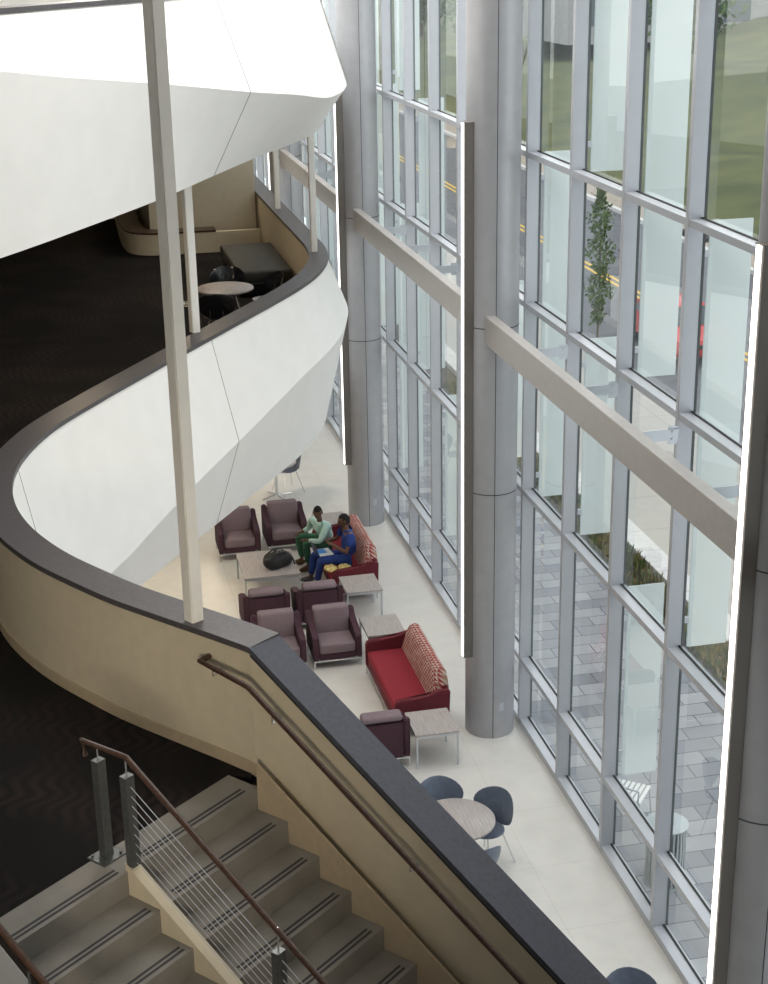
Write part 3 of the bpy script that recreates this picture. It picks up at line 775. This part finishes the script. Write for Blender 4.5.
c1 = shell_chair('shell_chair', BLKSH, 'x', g2)
for i, (x, y, r, lb) in enumerate([(2.75, 24.50, -0.1, 'glossy black chair behind the balcony round table'),
                                   (3.30, 23.95, -1.3, 'glossy black chair right of the balcony round table'),
                                   (1.98, 23.95, 1.2, 'glossy black chair left of the balcony table, behind the white post'),
                                   (2.40, 22.95, 2.95, 'glossy black chair on the near side of the balcony table')]):
    o = c1 if i == 0 else copy_tree(c1); o.location = (x, y, H2); o.rotation_euler.z = r; o['label'] = lb; o['group'] = g2
# ottoman on the balcony
t = thing('ottoman', 'large dark square ottoman on the balcony carpet behind the round table', 'ottoman', (3.60, 27.4, H2))
bm = NB(); rbox(bm, (0, 0, 0.36), (0.98, 2.6, 0.22), 0.05, 3); obj('cushion', bm, OTTO, t, sharp=50)
bm = NB(); rbox(bm, (0, 0, 0.14), (0.92, 2.5, 0.22), 0.02, 2); obj('base', bm, BLKSH, t)

# backpack
t = thing('backpack', 'black backpack lying on the coffee table', 'backpack', (3.16, 23.02, 0.45), 0.3)
bm = NB(); t2 = NB(); bmesh.ops.create_uvsphere(t2, u_segments=32, v_segments=20, radius=1)
for v in t2.verts:
    x, y, z = v.co
    f = lambda a, p: math.copysign(abs(a)**p, a)
    v.co = Vector((f(x, .7)*0.25, f(y, .75)*0.16, f(z, .7)*0.13))
    v.co += Vector((math.sin(9*v.co.y+3*v.co.z), math.cos(13*v.co.x), math.sin(17*v.co.x+5*v.co.y)))*0.012
    if v.co.z < -0.118: v.co.z = -0.118
merge(bm, t2, Matrix.Translation((0, 0, 0.118))); obj('body', bm, BLK, t, smooth=True)
bm = NB(); rbox(bm, (-0.13, -0.03, 0.185), (0.19, 0.21, 0.10), 0.04, 3, Matrix.Rotation(-0.3, 4, 'Y')); obj('pocket', bm, BLK, t, sharp=60)
for s in (-1, 1):
    bm = NB(); tube(bm, [(-0.2, s*0.06, 0.20), (-0.05, s*0.09, 0.27), (0.1, s*0.08, 0.26), (0.22, s*0.1, 0.15), (0.26, s*0.12, 0.03)], 0.014, 6); obj('strap', bm, BLK, t, smooth=True)
bm = NB(); tube(bm, [(-0.02, -0.02, 0.245), (0.0, -0.01, 0.285), (0.06, 0.0, 0.285), (0.09, 0.0, 0.24)], 0.007, 6); obj('grab_handle', bm, LEGM, t, smooth=True)

# ------------------------------------------------------------------ people
def skinmesh(chains, links, sub=2, root=0):
    """chains: dict name->(pos, radius); links: list of (a,b)"""
    names = list(chains); me = bpy.data.meshes.new('tmp')
    me.from_pydata([chains[n][0] for n in names], [(names.index(a), names.index(b)) for a, b in links], [])
    o = bpy.data.objects.new('tmp', me); COL.objects.link(o)
    m = o.modifiers.new('s', 'SKIN'); m.use_smooth_shade = True; m.branch_smoothing = 0.4
    sv = me.skin_vertices[0].data
    for i, n in enumerate(names):
        r = chains[n][1]; r = r if isinstance(r, tuple) else (r, r)
        sv[i].radius = r; sv[i].use_root = (i == root)
    u = o.modifiers.new('u', 'SUBSURF'); u.levels = sub; u.render_levels = sub
    dg = bpy.context.evaluated_depsgraph_get(); dg.update()
    em = bpy.data.meshes.new_from_object(o.evaluated_get(dg))
    b = bmesh.new(); b.from_mesh(em)
    bpy.data.objects.remove(o); bpy.data.meshes.remove(em); bpy.data.meshes.remove(me)
    return b
def headmesh(bm, c, face_ang, tilt=0.0):
    """head with brow, nose, eyes, mouth and ears; local front is -Y"""
    t = NB(); bmesh.ops.create_uvsphere(t, u_segments=32, v_segments=24, radius=1)
    for v in t.verts:
        x, y, z = v.co
        jaw = 1-0.28*max(0, -z)
        v.co = Vector((x*0.075*jaw, y*0.095*(1-0.10*max(0, -z)), z*0.118))
        if y < -0.5 and abs(x) < 0.30 and -0.42 < z < 0.12:       # nose
            v.co.y -= 0.022*(1-abs(x)/0.30)*(1-abs(z+0.25)/0.45 if z < 0.12 else 0)
        if y < -0.6 and 0.05 < z < 0.25 and 0.18 < abs(x) < 0.55: v.co.y += 0.007   # sockets
        if y < -0.4 and z < -0.75: v.co.y -= 0.008                # chin
    M = Matrix.Translation(c) @ Matrix.Rotation(face_ang, 4, 'Z') @ Matrix.Rotation(tilt, 4, 'X')
    merge(bm, t, M, 0)
    for s in (-1, 1):
        e = NB(); bmesh.ops.create_uvsphere(e, u_segments=10, v_segments=8, radius=0.009)
        merge(bm, e, M @ Matrix.Translation((s*0.030, -0.085, 0.016)), 1)
        p = NB(); bmesh.ops.create_uvsphere(p, u_segments=8, v_segments=6, radius=0.005)
        merge(bm, p, M @ Matrix.Translation((s*0.030, -0.093, 0.016)), 2)
        r = NB(); bmesh.ops.create_uvsphere(r, u_segments=10, v_segments=8, radius=1)
        for v in r.verts: v.co = Vector((v.co.x*0.010, v.co.y*0.018, v.co.z*0.030))
        merge(bm, r, M @ Matrix.Translation((s*0.077, 0.008, 0.0)), 0)
        b = NB(); rbox(b, (0, 0, 0), (0.030, 0.008, 0.006), 0.002, 1)
        merge(bm, b, M @ Matrix.Translation((s*0.030, -0.091, 0.036)), 2)
    l = NB(); bmesh.ops.create_uvsphere(l, u_segments=12, v_segments=8, radius=1)
    for v in l.verts: v.co = Vector((v.co.x*0.026, v.co.y*0.009, v.co.z*0.010))
    merge(bm, l, M @ Matrix.Translation((0, -0.084, -0.060)), 3)
    return M
def hand(ch, ln, pre, wrist, elbow, side, curl=0.5):
    w = Vector(wrist); d = (w-Vector(elbow)).normalized(); up = Vector((0, 0, 1))
    s = d.cross(up).normalized()*side; n = s.cross(d).normalized()*side
    ch[pre+'palm'] = (tuple(w+d*0.05), (0.030, 0.017)); ln.append((pre+'wrist', pre+'palm'))
    for k, (o, L_) in enumerate(((-0.027, .062), (-0.010, .074), (0.008, .070), (0.025, .055))):
        b = w+d*0.085+s*o; m1 = b+d*L_*0.5-up*0.012*curl; e = m1+d*L_*0.35-up*0.03*curl
        ch[pre+'f%da' % k] = (tuple(b), 0.0095); ch[pre+'f%db' % k] = (tuple(m1), 0.0085); ch[pre+'f%dc' % k] = (tuple(e), 0.007)
        ln += [(pre+'palm', pre+'f%da' % k), (pre+'f%da' % k, pre+'f%db' % k), (pre+'f%db' % k, pre+'f%dc' % k)]
    b = w+d*0.03-s*0.034; e = w+d*0.065-s*0.052-up*0.012
    ch[pre+'ta'] = (tuple(b), 0.011); ch[pre+'tb'] = (tuple(e), 0.009)
    ln += [(pre+'palm', pre+'ta'), (pre+'ta', pre+'tb')]
def person(label, J, shirt, trousers, shoe, face_ang, tilt, sleeve):
    t = thing('person', label, 'person', (J['pelvis'][0], J['pelvis'][1], 0))
    base = Vector((J['pelvis'][0], J['pelvis'][1], 0))
    rel = {k: tuple(Vector(v)-base) for k, v in J.items()}
    V = lambda k: Vector(rel[k])
    ch = {'pelvis': (rel['pelvis'], (.12, .10)), 'belly': (tuple((V('pelvis')+V('chest'))/2), (.115, .09)), 'chest': (rel['chest'], (.13, .09)),
          'neckb': (tuple(V('neck')-Vector((0, 0, .04))), .05), 'neck': (rel['neck'], .048), 'skull': (rel['head'], .055)}
    ln = [('pelvis', 'belly'), ('belly', 'chest'), ('chest', 'neckb'), ('neckb', 'neck'), ('neck', 'skull')]
    for s in 'lr':
        ch[s+'sh'] = (rel[s+'sh'], .052); ch[s+'el'] = (rel[s+'el'], .038); ch[s+'wrist'] = (rel[s+'ha'], .026)
        ch[s+'fo'] = (tuple((V(s+'el')*0.6+V(s+'ha')*0.4)), .037)
        ln += [('chest', s+'sh'), (s+'sh', s+'el'), (s+'el', s+'fo'), (s+'fo', s+'wrist')]
        hand(ch, ln, s, rel[s+'ha'], rel[s+'el'], 1 if s == 'l' else -1)
        ch[s+'hip'] = (rel[s+'hip'], .085); ch[s+'kn'] = (rel[s+'kn'], .055); ch[s+'calf'] = (tuple(V(s+'kn')*0.65+V(s+'an')*0.35), .054); ch[s+'an'] = (rel[s+'an'], .036); ch[s+'toe'] = (rel[s+'to'], .028)
        ln += [('pelvis', s+'hip'), (s+'hip', s+'kn'), (s+'kn', s+'calf'), (s+'calf', s+'an'), (s+'an', s+'toe')]
    b = skinmesh(ch, ln, 1)
    M = headmesh(b, V('head'), face_ang, tilt)
    obj('body', b, [SKIN, EYEW, HAIR, LIPS], t, smooth=True)
    # hair: close cropped cap
    hb = NB(); bmesh.ops.create_uvsphere(hb, u_segments=28, v_segments=18, radius=1)
    kill = [v for v in hb.verts if v.co.z < (0.42 if v.co.y < -0.35 else 0.15 if v.co.y < 0.15 else -0.35)]
    bmesh.ops.delete(hb, geom=kill, context='VERTS')
    for v in hb.verts: v.co = Vector((v.co.x*0.080, v.co.y*0.100, v.co.z*0.125))
    h2 = NB(); merge(h2, hb, M); obj('hair', h2, HAIR, t, smooth=True)
    # shirt
    sh = {'pelvis': (tuple(V('pelvis')+Vector((0, 0, .03))), (.15, .13)), 'belly': (tuple((V('pelvis')+V('chest'))/2), (.145, .12)), 'chest': (rel['chest'], (.16, .115) if sleeve == 'long' else (.17, .125)), 'up': (tuple(V('neck')-Vector((0, 0, .075))), .088 if sleeve == 'long' else (.125, .10)), 'col': (tuple(V('neck')-Vector((0, 0, .03 if sleeve == 'long' else .015))), .062 if sleeve == 'long' else .070)}
    sl = [('pelvis', 'belly'), ('belly', 'chest'), ('chest', 'up'), ('up', 'col')]
    for s in 'lr':
        sh[s+'sh'] = (rel[s+'sh'], .070 if sleeve == 'long' else .076)
        if sleeve == 'long':
            sh[s+'el'] = (rel[s+'el'], .054); sh[s+'wr'] = (tuple(V(s+'el')*0.15+V(s+'ha')*0.85), .040)
            sl += [('chest', s+'sh'), (s+'sh', s+'el'), (s+'el', s+'wr')]
        else:
            sh[s+'ml'] = (tuple(V(s+'sh')*0.3+V(s+'el')*0.7), .062); sl += [('chest', s+'sh'), (s+'sh', s+'ml')]
    obj('shirt', skinmesh(sh, sl, 2), shirt, t, smooth=True)
    tr = {'pelvis': (rel['pelvis'], (.145, .115))}; tl = []
    for s in 'lr':
        tr[s+'hip'] = (rel[s+'hip'], .098); tr[s+'kn'] = (rel[s+'kn'], .078); tr[s+'calf'] = (tuple(V(s+'kn')*0.6+V(s+'an')*0.4), .068); tr[s+'an'] = (tuple(V(s+'an')+Vector((0, 0, .03))), .056)
        tl += [('pelvis', s+'hip'), (s+'hip', s+'kn'), (s+'kn', s+'calf'), (s+'calf', s+'an')]
    obj('trousers', skinmesh(tr, tl, 2), trousers, t, smooth=True)
    for s in 'lr':
        b = NB(); an = V(s+'an'); to = V(s+'to'); d = (to-an); d.z = 0; d.normalize(); ang = math.atan2(d.y, d.x)
        t2 = NB(); bmesh.ops.create_uvsphere(t2, u_segments=20, v_segments=12, radius=1)
        for v in t2.verts:
            x, y, z = v.co; hgt = 0.050 if x < 0 else 0.050-0.018*x
            v.co = Vector((x*0.135, y*(0.046+0.006*x), max(-0.045, z*hgt)))
        merge(b, t2, Matrix.Translation((an.x+d.x*0.07, an.y+d.y*0.07, 0.046)) @ Matrix.Rotation(ang, 4, 'Z')); obj('shoe', b, shoe, t, smooth=True)
    return t
person('person in a mint green shirt and dark green trousers leaning forward on the sofa', dict(
    pelvis=(4.14, 23.72, .54), chest=(4.02, 23.55, .86), neck=(3.96, 23.45, 1.05), head=(3.92, 23.38, 1.19),
    lsh=(4.08, 23.36, .98), lel=(3.93, 23.30, .70), lha=(3.74, 23.52, .66), rsh=(3.87, 23.68, .98), rel=(3.84, 23.86, .74), rha=(3.71, 23.82, .70),
    lhip=(4.06, 23.62, .53), lkn=(3.74, 23.66, .545), lan=(3.80, 23.76, .10), lto=(3.68, 23.72, .04),
    rhip=(4.08, 23.82, .53), rkn=(3.68, 24.00, .545), ran=(3.74, 24.08, .10), rto=(3.62, 24.08, .04)), MINT, GREEN, SHOEB, -0.25, 0.18, 'long')
person('person in royal blue scrubs talking with raised hands, open folder on the lap', dict(
    pelvis=(4.34, 22.92, .54), chest=(4.35, 22.90, .86), neck=(4.31, 22.92, 1.05), head=(4.28, 22.94, 1.18),
    lsh=(4.34, 22.70, .99), lel=(4.24, 22.62, .74), lha=(4.06, 22.80, .82), rsh=(4.31, 23.12, .99), rel=(4.18, 23.20, .76), rha=(4.03, 23.00, .84),
    lhip=(4.26, 22.84, .53), lkn=(3.86, 22.88, .545), lan=(3.82, 23.02, .10), lto=(3.70, 23.0, .04),
    rhip=(4.26, 23.02, .53), rkn=(3.80, 23.16, .545), ran=(3.76, 23.30, .10), rto=(3.64, 23.30, .04)), SCRUB, SCRUB, SHOEG, -1.75, 0.05, 'short')
# open folder on the lap
t = thing('folder', 'open navy folder with a blue printed page on the blue scrubs person', 'folder', (3.93, 23.0, 0.625), 0.15)
bm = NB(); box(bm, -0.11, 0.13, -0.15, 0.15, 0, 0.008); obj('page', bm, PAPER, t)
bm = NB(); box(bm, -0.09, 0.05, -0.05, 0.14, 0.0085, 0.010); obj('print', bm, BLUEP, t)
bm = NB(); t2 = NB(); box(t2, -0.004, 0.004, -0.15, 0.15, 0, 0.20); merge(bm, t2, Matrix.Translation((-0.115, 0, 0.0)) @ Matrix.Rotation(-0.35, 4, 'Y')); obj('cover', bm, NAVY, t)
# snack bags on the seat
for i, (x, y, r, lb) in enumerate([(3.97, 22.62, 0.1, 'yellow crumpled snack bag on the sofa seat, nearer the front edge'), (4.20, 22.60, 0.2, 'yellow crumpled snack bag on the sofa seat, nearer the backrest')]):
    bm = NB(); t2 = NB(); bmesh.ops.create_uvsphere(t2, u_segments=20, v_segments=12, radius=1); random.seed(i)
    for v in t2.verts:
        x_, y_, z_ = v.co; f = 1-abs(y_)**3*0.6
        v.co = Vector((x_*0.085+0.014*random.random(), y_*0.125+0.012*random.random(), z_*0.035*f+0.022*random.random()))
        v.co.z = max(v.co.z, -0.035)
    merge(bm, t2); o = tag(obj('snack_bag', bm, SNACK), lb, 'snack bag', 'snack bags on the sofa'); o.location = (x, y, 0.475); o.rotation_euler.z = r; o.scale = (1.25, 1.1, 1.2)

# ------------------------------------------------------------------ outside
bm = NB(); box(bm, 5.86, 8.80, 2, 60, -0.20, 0.0); struct('floor_patio', bm, PAVER)
bm = NB(); box(bm, 8.80, 9.42, 2, 60, -0.20, -0.03); box(bm, 8.80, 9.42, 2, 60, -.2, -.03); bm.free()
bm = NB(); box(bm, 8.80, 9.42, 2, 60, -0.20, -0.03); struct('floor_bed', bm, SOIL)
bm = NB()
y = 4.0
while y < 55:
    box(bm, 9.42, 9.85, y, y+0.88, -0.2, 0.10); y += 0.90
struct('trim_12', bm, STONE)
bm = NB(); box(bm, 9.85, 13.35, 2, 90, -0.20, 0.02); struct('floor_sidewalk', bm, tile_floor('walk_slabs', (0.46,0.44,0.41), (0.43,0.41,0.38), (0.25,0.24,0.22), 1.6, 1.6, 0.008, 0.85))
bm = NB(); box(bm, 13.35, 13.55, 2, 150, -0.20, 0.04); struct('trim_13', bm, STONE)
bm = NB(); box(bm, 13.55, 21.5, 2, 150, -0.2, -0.08); struct('floor_road', bm, ASPH)
bm = NB(); box(bm, 16.86, 16.97, 2, 150, -0.08, -0.074); box(bm, 17.12, 17.23, 2, 150, -0.08, -0.074); struct('trim_14', bm, YEL)
bm = NB(); box(bm, 21.5, 21.7, 2, 150, -0.2, 0.06); struct('trim_15', bm, STONE)
bm = NB(); box(bm, 21.7, 23.6, 2, 150, -0.2, 0.05); struct('floor_far_walk', bm, TANW)
# grass bank
bm = NB(); nx, ny = 24, 40; V = []
for i in range(nx+1):
    row = []
    for j in range(ny+1):
        x = 23.6+(90-23.6)*(i/nx)**1.5; yy = 0+190*j/ny
        z = 0.05+ (x-23.6)*0.14+0.5*math.sin(x*0.3+yy*0.11)*min(1, i/6)
        if 31 < x < 34: z -= 0.2
        row.append(bm.verts.new((x, yy, z)))
    V.append(row)
for i in range(nx):
    for j in range(ny): bm.faces.new((V[i][j], V[i+1][j], V[i+1][j+1], V[i][j+1])).material_index = 0
tag(obj('floor_grass_bank', bm, GRASS, smooth=True), kind='structure')
# planting in the bed
bm = NB(); random.seed(3)
for k in range(5200):  # leave clear ground round the bollard
    x = random.uniform(8.84, 9.38); yy = random.uniform(14, 34); dens = 0.5+0.5*math.sin(yy*1.7)
    if random.random() > 0.35+0.65*dens or abs(yy-26.6) < 0.3: continue
    h = random.uniform(0.05, 0.26); a = random.uniform(0, 2*PI); w = 0.02; dx = math.cos(a)*w; dy = math.sin(a)*w; lx = random.uniform(-.08, .08); ly = random.uniform(-.08, .08)
    vs = [bm.verts.new(p) for p in ((x-dx, yy-dy, -0.03), (x+dx, yy+dy, -0.03), (x+dx*.8+lx*.5, yy+dy*.8+ly*.5, h*.6), (x+lx, yy+ly, h), (x-dx*.8+lx*.5, yy-dy*.8+ly*.5, h*.6))]
    bm.faces.new(vs).material_index = random.choice((0, 0, 1))
tag(obj('bed_plants', bm, [DRYL, LEAF]), 'low grasses and ground cover in the bed beside the pavers', 'plants', None, 'stuff')
def tree(name, label, x, y, z0, h, crown_z, rad, n, leaf=0.10, grp=None, tr=0.03, mt=LEAF):
    t = thing(name, label, 'tree', (x, y, z0), 0, grp)
    bm = NB(); tube(bm, [(0, 0, 0), (0.03, 0, h*0.5), (0.0, 0.02, h*0.95)], tr, 8, radii=[tr, tr*.7, tr*.3])
    for k in range(10):
        zz = crown_z+(h-crown_z)*k/10; a = k*2.4; tube(bm, [(0.02, 0, zz), (math.cos(a)*rad*.6, math.sin(a)*rad*.6, zz+rad*.5)], tr*.25, 5)
    obj('trunk', bm, BARK, t)
    bm = NB()
    for k in range(n):
        zz = random.uniform(crown_z, h); u = (zz-crown_z)/(h-crown_z); rr = rad*(math.sin(PI*min(1, max(0.05, u*0.92+0.06)))**0.6)*random.random()**0.5*(0.75+0.35*math.sin(zz*7+k*0.001))
        a = random.uniform(0, 2*PI); p = Vector((math.cos(a)*rr, math.sin(a)*rr, zz)); q = Vector((random.uniform(-1, 1), random.uniform(-1, 1), random.uniform(-1, 1))).normalized()
        s = q.orthogonal().normalized(); w = q.cross(s); L_ = leaf*random.uniform(.6, 1.2)
        vs = [bm.verts.new(c) for c in (p, p+s*L_*.5+w*L_*.3, p+s*L_, p+s*L_*.5-w*L_*.3)]
        bm.faces.new(vs)
    obj('foliage', bm, mt, t); return t
tree('young_tree', 'slender young street tree by the near curb, seen through the window', 13.0, 34.8, 0.02, 4.4, 1.1, 0.42, 1400, 0.12)
for i, (x, y, s) in enumerate([(40, 60, 6), (46, 75, 7), (38, 88, 7), (56, 92, 8), (32, 112, 7), (56, 130, 8), (60, 70, 8), (34, 138, 7), (58, 150, 9)]):
    tree('broadleaf_tree', ['broadleaf tree high on the grass bank, nearest of the far row', 'second broadleaf tree on the grass bank beyond the road', 'third broadleaf tree on the grass bank beyond the road', 'fourth broadleaf tree on the grass bank beyond the road', 'fifth broadleaf tree on the grass bank beyond the road', 'sixth broadleaf tree on the grass bank beyond the road', 'broadleaf tree highest up the bank on the right', 'broadleaf tree far away close to the road', 'farthest broadleaf tree behind all the others'][i],
         x, y, 0.05+(x-23.6)*0.14-0.3, s, s*0.25, s*0.42, 1500, 0.7, 'trees on the grass bank', 0.22)
# car
t = thing('car', 'red car on the road seen through the right hand windows', 'car', (15.65, 36.1, -0.08), 0); t.scale = (0.93, 0.93, 0.93)
bm = NB()
prof = [(-2.15,.32),(-2.2,.55),(-2.1,.72),(-1.25,.90),(-0.55,1.36),(0.75,1.40),(1.55,1.0),(2.1,.95),(2.2,.6),(2.15,.32)]
t2 = NB(); prism_yz(t2, prof, -0.86, 0.86)
for v in t2.verts:
    if v.co.z > 1.2: v.co.x *= 0.76
    elif v.co.z > 0.85: v.co.x *= 0.96
bmesh.ops.bevel(t2, geom=t2.edges[:], offset=0.05, segments=2, affect='EDGES'); merge(bm, t2); obj('bodywork', bm, RED, t, sharp=40)
bm = NB(); vs = [bm.verts.new(p) for p in ((-.70,-1.2,.955),(.70,-1.2,.955),(.58,-.62,1.34),(-.58,-.62,1.34))]; bm.faces.new(vs)
bmesh.ops.solidify(bm, geom=bm.faces[:], thickness=0.03); obj('windscreen', bm, CARGL, t)
for s in (-1, 1):
    bm = NB(); vs = [bm.verts.new(p) for p in ((s*.845,-1.0,.95),(s*.845,1.25,.98),(s*.69,.70,1.32),(s*.69,-.48,1.30))]; bm.faces.new(vs)
    bmesh.ops.solidify(bm, geom=bm.faces[:], thickness=0.03); obj('side_window', bm, CARGL, t)
    bm = NB(); rbox(bm, (s*.62, -2.12, .64), (.36, .12, .15), .03, 2); obj('headlamp', bm, HEADL, t)
    bm = NB(); rbox(bm, (s*.98, -0.75, .98), (.18, .10, .12), .03, 2); obj('mirror', bm, RED, t)
    for yy in (-1.35, 1.35):
        bm = NB(); t2 = NB(); cyl(t2, 0, 0, -0.1, 0.1, 0.32, n=28); cyl(t2, 0, 0, -0.11, 0.11, 0.18, n=16, mi=1)
        merge(bm, t2, Matrix.Translation((s*.80, yy, .32)) @ Matrix.Rotation(PI/2, 4, 'Y')); obj('wheel', bm, TYRE, t)
bm = NB(); rbox(bm, (0, -2.18, .60), (.8, .06, .12), .02, 2); obj('grille', bm, TYRE, t)
# litter bin, chair, bollard on the patio
t = thing('litter_bin', 'round slatted litter bin with a flat metal lid outside at bottom right', 'bin', (6.17, 13.80, 0)); t.scale = (0.85, 0.85, 0.92)
bm = NB(); lathe(bm, [(0.22, 0.02), (0.23, 0.05), (0.23, 0.78), (0.20, 0.80)], n=32); obj('liner', bm, SEAM, t)
bm = NB()
for k in range(28):
    t2 = NB(); box(t2, 0.245, 0.262, -0.012, 0.012, 0.03, 0.80); merge(bm, t2, Matrix.Rotation(2*PI*k/28, 4, 'Z'))
lathe(bm, [(0.24, 0.0), (0.27, 0.0), (0.27, 0.03), (0.24, 0.03)], n=32); obj('slats', bm, LITW, t)
bm = NB(); lathe(bm, [(0.24, 0.80), (0.28, 0.81), (0.285, 0.83), (0.22, 0.85), (0.12, 0.86), (0.12, 0.868), (0.02, 0.87)], n=40); obj('lid', bm, LITW, t, sharp=40)
t = thing('patio_chair', 'white slatted patio chair outside the window near the litter bin', 'chair', (6.20, 15.05, 0), 0.9)
bm = NB()
for k in range(7): box(bm, -0.22, 0.22, -0.22+0.063*k, -0.18+0.063*k, 0.42, 0.44)
obj('seat', bm, ROOFW, t)
bm = NB()
for k in range(5):
    t2 = NB(); box(t2, -0.22, 0.22, -0.01, 0.01, 0.08*k, 0.08*k+0.05); merge(bm, t2, Matrix.Translation((0, 0.24, 0.5)) @ Matrix.Rotation(-0.2, 4, 'X'))
obj('backrest', bm, ROOFW, t)
for sx in (-1, 1):
    for sy in (-1, 1):
        bm = NB(); tube(bm, [(sx*.21, sy*.20, 0.42), (sx*.24, sy*.24, 0)], 0.012, 6); obj('leg', bm, LITW, t)
    bm = NB(); tube(bm, [(sx*.23, .26, .62), (sx*.24, 0, .62), (sx*.24, -.2, .60), (sx*.24, -.2, .43)], 0.012, 6); obj('armrest', bm, LITW, t)
t = thing('bollard', 'short grey bollard beside the planting bed outside', 'bollard', (9.1, 26.6, 0))
bm = NB(); cyl(bm, 0, 0, -0.02, 0.62, 0.09, n=24); obj('shaft', bm, FACADE, t)
bm = NB(); lathe(bm, [(0.10, 0.62), (0.10, 0.66), (0.05, 0.69)], n=24); obj('cap', bm, LITW, t)
bm = NB(); box(bm, 21.75, 22.6, 48.6, 50.4, 0.05, 0.20)  # flat dark block for a storm drain by the far curb
tag(obj('storm_drain', bm, TYRE), 'low black storm drain on the far sidewalk', 'utility box')
# building across the road
t = thing('distant_building', 'pale low building across the road seen at the top of the windows', 'building', (46, 112, 2.8))
bm = NB(); box(bm, -10, 12, -8, 8, 0, 5.5); obj('wall', bm, FACADE, t)
bm = NB(); box(bm, -10.6, 12.6, -8.6, 8.6, 5.5, 6.3); obj('roof', bm, ROOFW, t)
for k in range(6):
    bm = NB(); box(bm, -9+3.5*k, -7+3.5*k, -8.06, -8, 1.2, 3.6); obj('window', bm, CARGL, t)

# ------------------------------------------------------------------ light
def area(loc, size, power, col=(1, 1, 1), rot=(0, 0, 0), sy=None):
    l = bpy.data.lights.new('ceiling_or_fill_lamp', 'AREA'); l.shape = 'RECTANGLE'; l.size = size; l.size_y = sy or size; l.energy = power; l.color = col
    o = bpy.data.objects.new('ceiling_or_fill_lamp', l); COL.objects.link(o); o.location = loc; o.rotation_euler = rot; return o  # serves the room's lamps and the added fill alike
WARM = (1.0, 0.80, 0.55)
area((2.6, 18, 12.9), 4, 420, (1, 0.97, 0.93), sy=10)
area((2.6, 30, 12.9), 4, 900, (1, 0.97, 0.93), sy=10)
area((2.6, 8, 12.9), 3, 30, (1, 0.95, 0.88), sy=5)
for p in ((2.2, 26, 7.4), (0.2, 21, 7.4), (2.9, 31.5, 7.4), (-3, 17, 7.4)):
    area(p, 0.4, 22, WARM)
for p in ((0.6, 19.5, 2.68), (1.0, 23.5, 2.68), (2.6, 28.5, 2.68)):
    area(p, 0.5, 26, (1, .84, .62))
_d = Vector((0.1, 11.6, 5.0))-Vector((-1.2, 0.2, 8.1))
area((-1.2, -0.4, 8.1), 1.6, 24, (1.0, 0.88, 0.70), rot=tuple(_d.to_track_quat('-Z', 'Y').to_euler())).data.spread = math.radians(34)  # added fill under the walkway, brightens the parapet face and near post
w = bpy.data.worlds.new('World'); scene.world = w; w.use_nodes = True
nt = w.node_tree; bg = nt.nodes['Background']
tc = nt.nodes.new('ShaderNodeTexCoord'); n = nt.nodes.new('ShaderNodeTexNoise'); n.inputs['Scale'].default_value = 2.0; n.inputs['Detail'].default_value = 4
nt.links.new(tc.outputs['Generated'], n.inputs['Vector'])
r = nt.nodes.new('ShaderNodeValToRGB'); r.color_ramp.elements[0].color = (0.84, 0.89, 0.96, 1); r.color_ramp.elements[1].color = (1.0, 0.99, 0.98, 1)
nt.links.new(n.outputs['Fac'], r.inputs['Fac']); nt.links.new(r.outputs['Color'], bg.inputs['Color']); bg.inputs['Strength'].default_value = 1.35

# ------------------------------------------------------------------ camera
pitch = math.radians(20.1); roll = 0.0185; yaw = math.radians(12.2)
F = Vector((math.sin(yaw)*math.cos(pitch), math.cos(yaw)*math.cos(pitch), -math.sin(pitch)))
Rv = Vector((math.cos(yaw), -math.sin(yaw), 0)); Dv = F.cross(Rv)
ix = Rv*math.cos(roll)+Dv*math.sin(roll); iy = -Rv*math.sin(roll)+Dv*math.cos(roll)
M = Matrix(((ix.x, -iy.x, -F.x, 0), (ix.y, -iy.y, -F.y, 0), (ix.z, -iy.z, -F.z, 10.2), (0, 0, 0, 1)))
cam = bpy.data.cameras.new('camera'); co = bpy.data.objects.new('camera', cam); COL.objects.link(co); co.matrix_world = M
cam.sensor_fit = 'VERTICAL'; cam.sensor_height = 24; cam.lens = 1523/984*24; cam.clip_end = 500; cam.clip_start = 0.05
scene.camera = co
vs = scene.view_settings; vs.view_transform = 'Standard'; vs.look = 'None'; vs.gamma = 1; vs.exposure = 0.5; vs.use_curve_mapping = False
scene.cycles.use_denoising = True
scene.cycles.max_bounces = 10; scene.cycles.transparent_max_bounces = 24; scene.cycles.diffuse_bounces = 5
scene.cycles.sample_clamp_indirect = 6
